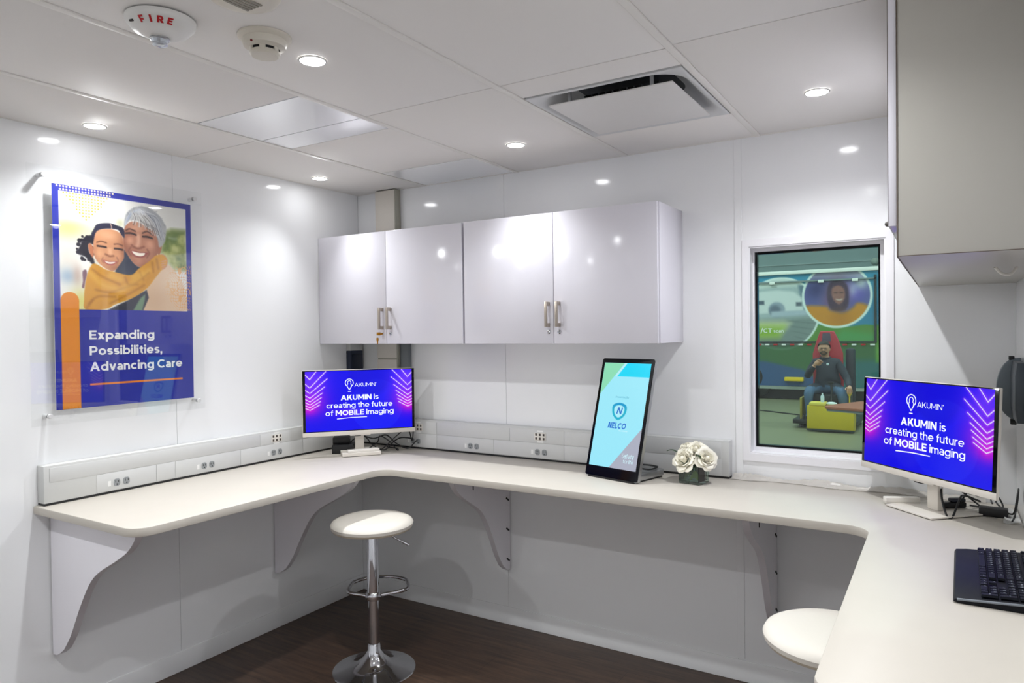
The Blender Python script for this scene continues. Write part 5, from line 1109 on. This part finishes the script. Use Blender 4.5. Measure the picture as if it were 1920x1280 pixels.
# ---- the graphic-wrapped trailer
YT = 15.58
def paint_trailer():
    c = Canvas(420, 150, 2.83/8.0, (54, 140, 178))
    X = lambda x: (x+3)/8.0
    Z = lambda z: (2.93-z)/2.83
    R = lambda r: r/8.0
    c.poly([(X(.9), Z(2.2)), (X(5.1), Z(2.3)), (X(5.1), Z(1.4)), (X(.9), Z(1.4))], (48, 128, 168), 0.03)
    c.poly([(X(-3.1), Z(1.75)), (X(0.2), Z(1.66)), (X(0.9), Z(1.56)), (X(1.4), Z(1.62)), (X(2.2), Z(1.52)), (X(5.1), Z(1.6)), (X(5.1), Z(0)), (X(-3.1), Z(0))], (88, 136, 58), 0.006)
    c.poly([(X(.9), Z(1.50)), (X(1.9), Z(1.35)), (X(1.9), Z(1.2)), (X(.6), Z(1.2))], (78, 150, 84), 0.02)
    # scanner picture
    m = np.clip(0.5-(np.hypot(c.u-X(-.53), c.v-Z(1.92)*c.asp)-R(.90))/0.003, 0, 1); bg = c.img.copy()
    c.img[:] = np.array((170, 182, 190))/255
    c.poly([(X(-1.6), Z(2.9)), (X(.5), Z(2.9)), (X(.5), Z(2.62)), (X(-1.6), Z(2.55))], (206, 214, 214), 0.01)
    c.poly([(X(-.1), Z(2.62)), (X(.5), Z(2.62)), (X(.5), Z(2.0)), (X(.02), Z(2.0))], (92, 116, 138), 0.01)
    c.poly([(X(-1.6), Z(2.45)), (X(-.6), Z(2.52)), (X(-.2), Z(2.46)), (X(-.02), Z(2.3)), (X(0.02), Z(1.98)), (X(-1.6), Z(1.9))], (214, 218, 224), 0.008)
    c.poly([(X(-.16), Z(2.2)), (X(-.02), Z(2.2)), (X(-.02), Z(2.1)), (X(-.16), Z(2.1))], (90, 100, 116), 0.004); c.poly([(X(-1.1), Z(2.26)), (X(-.92), Z(2.26)), (X(-.92), Z(2.16)), (X(-1.1), Z(2.16))], (80, 92, 112), 0.004)
    c.disc((X(-.62), Z(2.02)), R(.20), (150, 160, 180), 0.006); c.disc((X(-.66), Z(2.01)), R(.13), (104, 114, 136), 0.01)
    c.poly([(X(-.75), Z(1.98)), (X(.4), Z(2.0)), (X(.4), Z(1.86)), (X(-.75), Z(1.84))], (176, 186, 204), 0.006)
    c.poly([(X(-1.6), Z(1.74)), (X(.5), Z(1.86)), (X(.5), Z(.9)), (X(-1.6), Z(.9))], (126, 138, 140), 0.02)
    for k in range(5): c.stroke([(X(-.35+.05*k), Z(1.74-.13*k)), (X(.45), Z(1.64-.16*k))], R(.012), (98, 110, 114), 0.002)
    c.poly([(X(-1.6), Z(1.74)), (X(-.45), Z(1.74)), (X(-.28), Z(1.68)), (X(-.55), Z(1.36)), (X(-1.6), Z(1.34))], (206, 206, 178), 0.02); c.poly([(X(-1.6), Z(1.62)), (X(-.45), Z(1.60)), (X(-.58), Z(1.32)), (X(-1.6), Z(1.32))], (140, 178, 50), 0.03)
    c.img = bg*(1-m[..., None])+c.img*m[..., None]
    c.ring((X(-.53), Z(1.92)), R(.90), R(.045), (226, 236, 238), 0.003)
    # portrait picture
    m = np.clip(0.5-(np.hypot(c.u-X(.77), c.v-Z(2.33)*c.asp)-R(.76))/0.003, 0, 1); bg = c.img.copy()
    c.img[:] = np.array((96, 96, 160))/255
    c.poly([(X(0), Z(2.95)), (X(1.6), Z(2.95)), (X(1.6), Z(2.72)), (X(0), Z(2.72))], (150, 146, 176), 0.02); c.blob((X(.3), Z(2.5)), 0.03, (52, 52, 110), 0.9); c.blob((X(1.15), Z(2.4)), 0.03, (104, 80, 196), 0.8); c.blob((X(1.3), Z(2.62)), 0.02, (206, 212, 214), 0.8)
    c.blob((X(1.12), Z(2.46)), 0.012, (190, 190, 230), 0.8, rv=0.02); c.blob((X(.78), Z(2.36)), 0.030, (112, 72, 100), 0.95, rv=0.045); c.blob((X(.80), Z(2.42)), 0.022, (140, 92, 96), 0.8, rv=0.03); c.blob((X(.62), Z(2.2)), 0.02, (120, 80, 130), 0.7)
    c.poly([(X(.60), Z(2.62)), (X(.80), Z(2.70)), (X(1.0), Z(2.58)), (X(1.04), Z(2.2)), (X(.95), Z(1.98)), (X(.66), Z(1.98)), (X(.56), Z(2.3))], (70, 48, 76), 0.006, 4); c.poly([(X(.68), Z(2.52)), (X(.82), Z(2.58)), (X(.94), Z(2.48)), (X(.95), Z(2.26)), (X(.84), Z(2.12)), (X(.72), Z(2.2)), (X(.66), Z(2.36))], (150, 100, 96), 0.006, 4)
    c.stroke([(X(.72), Z(2.40)), (X(.78), Z(2.40))], R(.02), (60, 36, 46), 0.004); c.stroke([(X(.85), Z(2.40)), (X(.91), Z(2.40))], R(.02), (60, 36, 46), 0.004); c.stroke([(X(.77), Z(2.24)), (X(.83), Z(2.22)), (X(.89), Z(2.24))], R(.025), (220, 200, 196), 0.004)
    c.poly([(X(-.1), Z(2.04)), (X(.5), Z(2.08)), (X(.62), Z(1.98)), (X(.90), Z(1.90)), (X(1.12), Z(2.02)), (X(1.25), Z(2.14)), (X(1.5), Z(2.0)), (X(1.6), Z(1.4)), (X(-.1), Z(1.4))], (208, 136, 40), 0.012, 4)
    c.blob((X(.85), Z(1.75)), 0.03, (176, 108, 28), 0.5)
    c.img = bg*(1-m[..., None])+c.img*m[..., None]
    c.ring((X(.77), Z(2.33)), R(.76), R(.055), (226, 236, 238), 0.003)
    # lower skirt
    c.poly([(X(-3.1), Z(1.13)), (X(5.1), Z(1.13)), (X(5.1), Z(0)), (X(-3.1), Z(0))], (54, 96, 62), 0.003, 0, 0.82)
    c.poly([(X(-3.1), Z(.80)), (X(-.9), Z(.72)), (X(0.0), Z(.52)), (X(0.3), Z(.3)), (X(.3), Z(0)), (X(-3.1), Z(0))], (48, 84, 132), 0.01); c.poly([(X(.3), Z(.75)), (X(5.1), Z(.85)), (X(5.1), Z(0)), (X(.3), Z(0))], (44, 104, 108), 0.02)
    c.poly([(X(1.62), Z(1.6)), (X(5.1), Z(1.6)), (X(5.1), Z(.72)), (X(1.62), Z(.72))], (100, 160, 56), 0.01)
    c.blob((X(1.85), Z(.98)), 0.016, (226, 236, 232), 1.0, rv=0.012)
    return c
tr = thing('trailer', 'blue and green trailer wrapped with a scanner picture outside the window', 'trailer', (0.4, YT, HF))
def LT(o): o.location = (-0.4, -YT, -HF); return o
bm = bmesh.new(); box(bm, -6, 8, YT+0.02, YT+2.4, 0.10, 2.93); LT(finish('body', bm, mat('trailer_blue', (58, 150, 196), 0.4), tr, 0))
me = paint_trailer().mesh('side_graphic', frame((-3, YT-0.001, 2.93), (1, 0, 0), (0, 0, 1)), 8.0, 2.83); me.materials.append(print_mat('trailer_vinyl_ink', 0, 0.4)); LT(link('side_graphic', me, tr))
bm = bmesh.new(); add_text(bm, '/CT', frame((-1.02, YT-0.006, 1.44), (1, 0, 0), (0, 0, 1)), cap=0.115, bold=0.2); add_text(bm, 'scan', frame((-0.70, YT-0.006, 1.445), (1, 0, 0), (0, 0, 1)), cap=0.085, bold=0.2)
add_text(bm, 'M', frame((1.78, YT-0.006, 2.08), (1, 0, 0), (0, 0, 1)), cap=0.20, bold=0.2); add_text(bm, 'CT', frame((1.80, YT-0.006, 1.86), (1, 0, 0), (0, 0, 1)), cap=0.13, bold=0.12); add_text(bm, 'mo', frame((1.80, YT-0.006, 1.66), (1, 0, 0), (0, 0, 1)), cap=0.13, bold=0.12)
LT(finish('lettering', bm, M_WHITEPRINT, tr, 0))
bm = bmesh.new(); box(bm, -6, 8, YT-0.06, YT+0.3, 2.90, 2.99, 0.01); LT(finish('roof_rail', bm, M_WHITEPRINT, tr))
M_TDARK = mat('trailer_dark_trim', (38, 48, 52), 0.5)
for a in ((1.585, 1.64, 1.22, 2.80), (-6, 1.64, 1.185, 1.225), (-6, 1.64, 2.70, 2.735)):
    bm = bmesh.new(); box(bm, a[0], a[1], YT-0.045, YT-0.008, a[2], a[3]); LT(finish('slide_out_trim', bm, M_TDARK if a[2] < 2 or a[0] > 0 else mat('slide_rail_grey', (128, 140, 146), 0.5), tr, 0))
for x in (-0.78, 0.36, 1.12, -1.9, 2.6):
    bm = bmesh.new(); box(bm, x, x+0.13, YT-0.065, YT-0.046, 2.66, 2.73, 0.005); LT(finish('marker_light', bm, M_WHITEPRINT, tr))
for k in range(34):
    bm = bmesh.new(); box(bm, -2.9+k*0.20, -2.9+k*0.20+0.10, YT-0.03, YT-0.009, 1.125, 1.165); LT(finish('reflective_tape', bm, M_RED if k % 2 else M_WHITEPRINT, tr, 0))
bm = bmesh.new(); box(bm, -6, 8, YT-0.03, YT+0.4, 0.02, 0.095); LT(finish('lower_rail', bm, mat('trailer_rail_grey', (150, 156, 150), 0.5), tr, 0))
bm = bmesh.new(); box(bm, -6, 8, YT+0.25, YT+2.2, HF+0.01, 0.10); LT(finish('undercarriage', bm, M_BLACK, tr, 0))
for x in (-1.25, 2.05, 3.1):
    bm = bmesh.new(); lathe(bm, [(0.0, 0.26), (0.24, 0.26), (0.30, 0.23), (0.52, 0.22), (0.56, 0.18), (0.56, 0.0)], 32, Matrix.Translation((x, YT+0.24, HF+0.565)) @ Matrix.Rotation(PI/2, 4, 'X')); LT(finish('wheel', bm, M_BLACK, tr))
bm = bmesh.new(); box(bm, -0.42, 0.02, YT-0.16, YT-0.002, 0.235, 0.33, 0.01); LT(finish('yellow_outrigger', bm, mat('safety_yellow', (232, 196, 20), 0.5), tr))
# dome camera pole behind the trailer
bm = bmesh.new(); tube(bm, [(1.33, 19.2, HF+0.002), (1.33, 19.2, 3.40)], 0.05, 10); sphere(bm, (1.33, 19.2, 3.40), 0.11, u=14, v=10)
tag(finish('lamp_pole', bm, mat('pole_grey', (150, 160, 150), 0.5)), 'round-topped pole peeking above the trailer roof', 'pole')

# ---- yellow cart
YM = 10.45
ct = thing('electric_cart', 'yellow electric cart with a red seat cover in the hall', 'cart', (1.32, YM, HF))
def LC(o): o.location = (-1.32, -YM, -HF); return o
M_YEL = mat('cart_yellow_paint', (206, 178, 14), 0.4, var=0.10, scale=5); M_YEL2 = mat('cart_yellow_dull', (150, 134, 50), 0.5, var=0.15, scale=6)  # second yellow is darker and duller, for the side panel
bm = bmesh.new(); prism(bm, [(0.955, -0.20), (1.70, -0.22), (1.705, 0.19), (0.96, 0.20)], YM-0.42, YM-0.06, 'XZ', bev=0.012); LC(finish('front_box', bm, M_YEL, ct))
bm = bmesh.new(); box(bm, 0.99, 1.25, YM-0.40, YM-0.10, 0.203, 0.255, 0.01); LC(finish('lid', bm, mat('cart_pale_yellow', (226, 206, 90), 0.5), ct))
bm = bmesh.new(); box(bm, 0.955, 1.71, YM-0.435, YM-0.425, -0.225, -0.195); LC(finish('bumper_strip', bm, M_TDARK, ct, 0))
bm = bmesh.new(); box(bm, 0.66, 1.72, YM-0.06, YM+1.25, -0.17, -0.09, 0.01); LC(finish('deck', bm, M_BLACK, ct))
bm = bmesh.new(); box(bm, 0.775, 0.815, YM-0.02, YM+0.55, -0.088, 0.30, 0.01); LC(finish('side_panel', bm, M_YEL2, ct))
bm = bmesh.new(); box(bm, 0.86, 1.58, YM+0.12, YM+0.66, 0.12, 0.36, 0.03); LC(finish('seat_base', bm, M_BLACK, ct))
bm = bmesh.new(); prism(bm, fillet([(0.90, 0.40), (1.42, 0.40), (1.41, 1.08), (1.33, 1.34), (1.26, 1.49), (1.02, 1.49), (0.96, 1.32), (0.89, 1.06)], [.03]*8, 4), YM+0.68, YM+0.80, 'XZ', bev=0.02); LC(finish('seat_back', bm, mat('red_plastic_cover', (190, 52, 66), 0.2, var=0.08), ct))
bm = bmesh.new(); prism(bm, fillet([(1.055, 1.30), (1.215, 1.30), (1.20, 1.46), (1.07, 1.46)], [.02]*4, 4), YM+0.665, YM+0.679, 'XZ'); LC(finish('headrest_window', bm, mat('headrest_grey', (92, 80, 100), 0.4), ct))
bm = bmesh.new(); box(bm, 1.44, 1.60, YM+0.80, YM+1.0, -0.088, 1.17, 0.05); LC(finish('rear_box', bm, mat('cart_dark_navy', (36, 40, 52), 0.5), ct))
for x in (0.80, 1.56):
    for y in (YM+0.10, YM+1.05):
        bm = bmesh.new(); lathe(bm, [(0.0, -0.05), (0.07, -0.05), (0.12, -0.035), (0.12, 0.035), (0.07, 0.05), (0.0, 0.05)], 20, Matrix.Translation((x, y, HF+0.122)) @ Matrix.Rotation(PI/2, 4, 'Y')); LC(finish('wheel', bm, M_BLACK, ct))
bm = bmesh.new(); tube(bm, catmull([(1.30, YM-0.07, 0.18), (1.31, YM-0.02, 0.44), (1.29, YM+0.02, 0.57)], 5), 0.022, 10); box(bm, 1.24, 1.34, YM-0.02, YM+0.05, 0.565, 0.60, 0.01); LC(finish('steering_tiller', bm, M_BLACK, ct))
bm = bmesh.new(); tube(bm, [(1.60, YM-0.07, 0.19), (1.60, YM-0.06, 0.38)], 0.012, 8); lathe(bm, [(0.0, 0.0), (0.02, 0.0), (0.05, 0.07), (0.0, 0.075)], 14, Matrix.Translation((1.60, YM-0.06, 0.36))); LC(finish('control_lever', bm, M_YEL, ct))
bm = bmesh.new(); sphere(bm, (1.335, YM-0.25, 0.232), 0.05, (1.8, 1.2, 0.72), 14, 8); tag(finish('folded_cloth', bm, mat('pale_cloth', (214, 222, 226), 0.6)), 'white cloth lying on the yellow cart', 'cloth')
bm = bmesh.new(); lathe(bm, [(0.0, 0.0), (0.03, 0.0), (0.032, 0.10), (0.012, 0.13), (0.012, 0.16), (0.0, 0.16)], 14, Matrix.Translation((1.19, YM-0.26, 0.2555))); tag(finish('water_bottle', bm, mat('bottle_plastic', (200, 214, 224), 0.25)), 'small clear bottle standing on the yellow cart lid', 'bottle')

# ---- seated man: one continuous skinned body
def skin_body(name, V, E, root, mats, assign, subdiv=2):
    me = bpy.data.meshes.new(name); me.from_pydata([v[:3] for v in V], E, []); o = bpy.data.objects.new(name, me); COL.objects.link(o)
    md = o.modifiers.new('skin', 'SKIN'); md.use_smooth_shade = True
    for i, v in enumerate(V):
        r = v[3] if not isinstance(v[3], tuple) else v[3]
        me.skin_vertices[0].data[i].radius = r if isinstance(r, tuple) else (r, r); me.skin_vertices[0].data[i].use_root = (i == root)
    s = o.modifiers.new('sub', 'SUBSURF'); s.levels = subdiv; s.render_levels = subdiv
    dg = bpy.context.evaluated_depsgraph_get(); nm = bpy.data.meshes.new_from_object(o.evaluated_get(dg))
    bpy.data.objects.remove(o)
    for m in mats: nm.materials.append(m)
    for p in nm.polygons: p.material_index = assign(p.center); p.use_smooth = True
    nm.name = name
    return nm
M_SKIN = mat('skin_tone', (196, 146, 122), 0.5, var=0.04); M_JKT = mat('navy_jacket', (36, 42, 58), 0.75, var=0.15, scale=12, bump=0.3); M_JEAN = mat('blue_denim', (72, 98, 132), 0.8, var=0.18, scale=14); M_SHOE = mat('dark_shoes', (30, 32, 38), 0.6)
y = YM
V = [(1.19, y+.42, .50, (.19, .16)), (1.19, y+.40, .64, (.215, .19)), (1.18, y+.40, .78, (.20, .165)), (1.17, y+.42, .92, (.165, .125)), (1.155, y+.42, 1.00, .068), (1.145, y+.405, 1.060, .068), (1.13, y+.385, 1.140, (.094, .110)), (1.13, y+.385, 1.228, (.088, .106)), (1.13, y+.39, 1.270, .058),
     (.985, y+.42, .925, .088), (.905, y+.36, .80, .075), (.865, y+.24, .665, .066), (.935, y+.12, .79, .054), (1.02, y+.10, .885, .040),
     (1.345, y+.42, .915, .088), (1.45, y+.36, .77, .075), (1.535, y+.24, .63, .066), (1.575, y+.05, .555, .054), (1.592, y-.03, .515, .040),
     (1.05, y+.36, .46, .118), (.95, y+.12, .445, .105), (.925, y-.02, .40, .092), (.925, y+.0, .18, .070), (.925, y+.02, -.02, .055), (.915, y-.10, -.05, .044),
     (1.32, y+.36, .46, .118), (1.43, y+.14, .43, .105), (1.475, y+.00, .39, .092), (1.49, y+.05, .16, .070), (1.49, y+.09, -.02, .055), (1.50, y-.02, -.05, .044)]
E = [(0, 1), (1, 2), (2, 3), (3, 4), (4, 5), (5, 6), (6, 7), (7, 8), (3, 9), (9, 10), (10, 11), (11, 12), (12, 13), (3, 14), (14, 15), (15, 16), (16, 17), (17, 18), (0, 19), (19, 20), (20, 21), (21, 22), (22, 23), (23, 24), (0, 25), (25, 26), (26, 27), (27, 28), (28, 29), (29, 30)]
def asg(c):
    if c.z > 1.015: return 0
    if c.z < -0.015: return 3
    if c.z < 0.50 and c.x < 1.60 and not (c.x > 1.545 and c.z > 0.44): return 2
    if (Vector((1.02, y+.10, .885))-c).length < 0.05: return 0
    return 1
pm_ = skin_body('body', V, E, 0, [M_SKIN, M_JKT, M_JEAN, M_SHOE], asg)
pe = thing('person', 'man in a dark jacket and jeans seated on the yellow cart, hand at his chin', 'person', (1.19, y+.36, .40))
def LPn(o): o.location = (-1.19, -(y+.36), -.40); return o
LPn(link('body', pm_, pe))
def hand(palm, dirv, side, curl, name='hand'):
    b = bmesh.new(); d = Vector(dirv).normalized(); s = Vector(side).normalized(); n = d.cross(s).normalized(); P0 = Vector(palm)
    tube(b, [P0-d*.055, P0-d*.01, P0+d*.035, P0+d*.055], .03, 10, rads=[.026, .040, .043, .030], M=None)
    for k, (off, ln, rr) in enumerate(((-.036, .075, .0095), (-.012, .088, .0105), (.012, .082, .0105), (.036, .062, .009))):
        p = P0+d*.035+s*off; pts = [p]; dd = d.copy()
        for j in range(4):
            dd = (dd+n*curl).normalized(); pts.append(pts[-1]+dd*ln/4)
        tube(b, pts, rr, 8, rads=[rr*1.1, rr, rr*.95, rr*.9, rr*.7])
    p = P0-d*.02-s*.034; tube(b, [p, p-s*.024+d*.022, p-s*.030+d*.052, p-s*.024+d*.074], .011, 8, rads=[.014, .012, .0105, .008])
    return LPn(finish(name, b, M_SKIN, pe, 60))
hand((1.055, y+.075, .925), (.75, -.10, .62), (-.5, -.5, .6), 0.30)
hand((1.600, y-.055, .495), (.10, -.8, -.5), (1, .1, 0), -0.45)
# head details: hair, glasses, beard, nose, ears, collar, badge
bm = bmesh.new(); sphere(bm, (1.128, y+.408, 1.205), .122, (.92, 1.02, .95), 28, 18)
for v in list(bm.verts):
    if v.co.z < 1.13 or (v.co.y < y+.385 and v.co.z < 1.262-0.25*abs(v.co.x-1.128)): bm.verts.remove(v)
LPn(finish('hair', bm, mat('dark_hair', (40, 34, 34), 0.7), pe, 60))
bm = bmesh.new(); sphere(bm, (1.137, y+.276, 1.150), .018, (.9, 1.1, 1.5), 12, 8); LPn(finish('nose', bm, M_SKIN, pe, 60))
for s in (-1, 1):
    bm = bmesh.new(); sphere(bm, (1.13+s*.097, y+.395, 1.155), .024, (.45, .8, 1.25), 12, 8); LPn(finish('ear', bm, M_SKIN, pe, 60))
    bm = bmesh.new(); sphere(bm, (1.137+s*.032, y+.286, 1.178), .012, (1.2, .6, .7), 10, 8); LPn(finish('eye', bm, M_SHOE, pe, 60))
bm = bmesh.new()
for s in (-1, 1): tube(bm, [(1.137+s*.034+.028*math.cos(a), y+.274+abs(math.cos(a))*.004, 1.176+.020*math.sin(a)) for a in [2*PI*k/14 for k in range(14)]], .0035, 6, closed=True)
tube(bm, [(1.131, y+.274, 1.178), (1.143, y+.274, 1.178)], .0035, 6); LPn(finish('glasses', bm, M_BLACK, pe))
bm = bmesh.new(); tube(bm, catmull([(1.098, y+.294, 1.114), (1.118, y+.281, 1.124), (1.137, y+.275, 1.127), (1.156, y+.281, 1.124), (1.172, y+.294, 1.114)], 4), .010, 8); tube(bm, catmull([(1.075, y+.32, 1.105), (1.105, y+.295, 1.078), (1.137, y+.288, 1.068), (1.165, y+.295, 1.078), (1.192, y+.32, 1.105)], 4), .013, 8); LPn(finish('beard', bm, mat('dark_beard', (60, 48, 44), 0.8), pe, 60))
bm = bmesh.new(); tube(bm, [(1.15+.085*math.cos(a), y+.41+.075*math.sin(a), 1.008+.010*math.sin(a)) for a in [2*PI*k/16 for k in range(16)]], .020, 8, closed=True); LPn(finish('collar', bm, M_JKT, pe, 60))
bm = bmesh.new(); sphere(bm, (1.205, y+.285, .895), .024, (1, .4, 1), 12, 8); LPn(finish('badge', bm, mat('pale_badge', (200, 214, 226), 0.4), pe, 60))

# ---- brown table nearer the window
t = thing('side_table', 'reddish brown tabletop on black legs outside the window', 'table', (2.35, 7.25, HF))
bm = bmesh.new(); prism(bm, fillet([(-0.72, -0.16), (0.9, -0.75), (0.9, 0.75), (-0.35, 0.75), (-0.66, 0.10)], [.08, .05, .05, .1, .15], 5), 0.72, 0.755, bev=0.006); finish('table_top', bm, mat('brown_laminate', (156, 88, 66), 0.5, var=0.08), t)
bm = bmesh.new(); prism(bm, fillet([(-0.70, -0.15), (0.88, -0.73), (0.88, 0.73), (-0.34, 0.73), (-0.64, 0.10)], [.08, .05, .05, .1, .15], 5), 0.69, 0.7195); finish('table_edge', bm, mat('table_edge_grey', (110, 116, 124), 0.5), t)
for x, y_ in ((-0.2, 0.0), (0.7, -0.55), (0.7, 0.55)):
    bm = bmesh.new(); tube(bm, catmull([(x, y_, 0.69), (x-.02, y_, 0.30), (x-.06, y_, 0.10), (x-.12, y_-.06, 0.014)], 5), .014, 8); finish('leg', bm, M_BLACK, t)
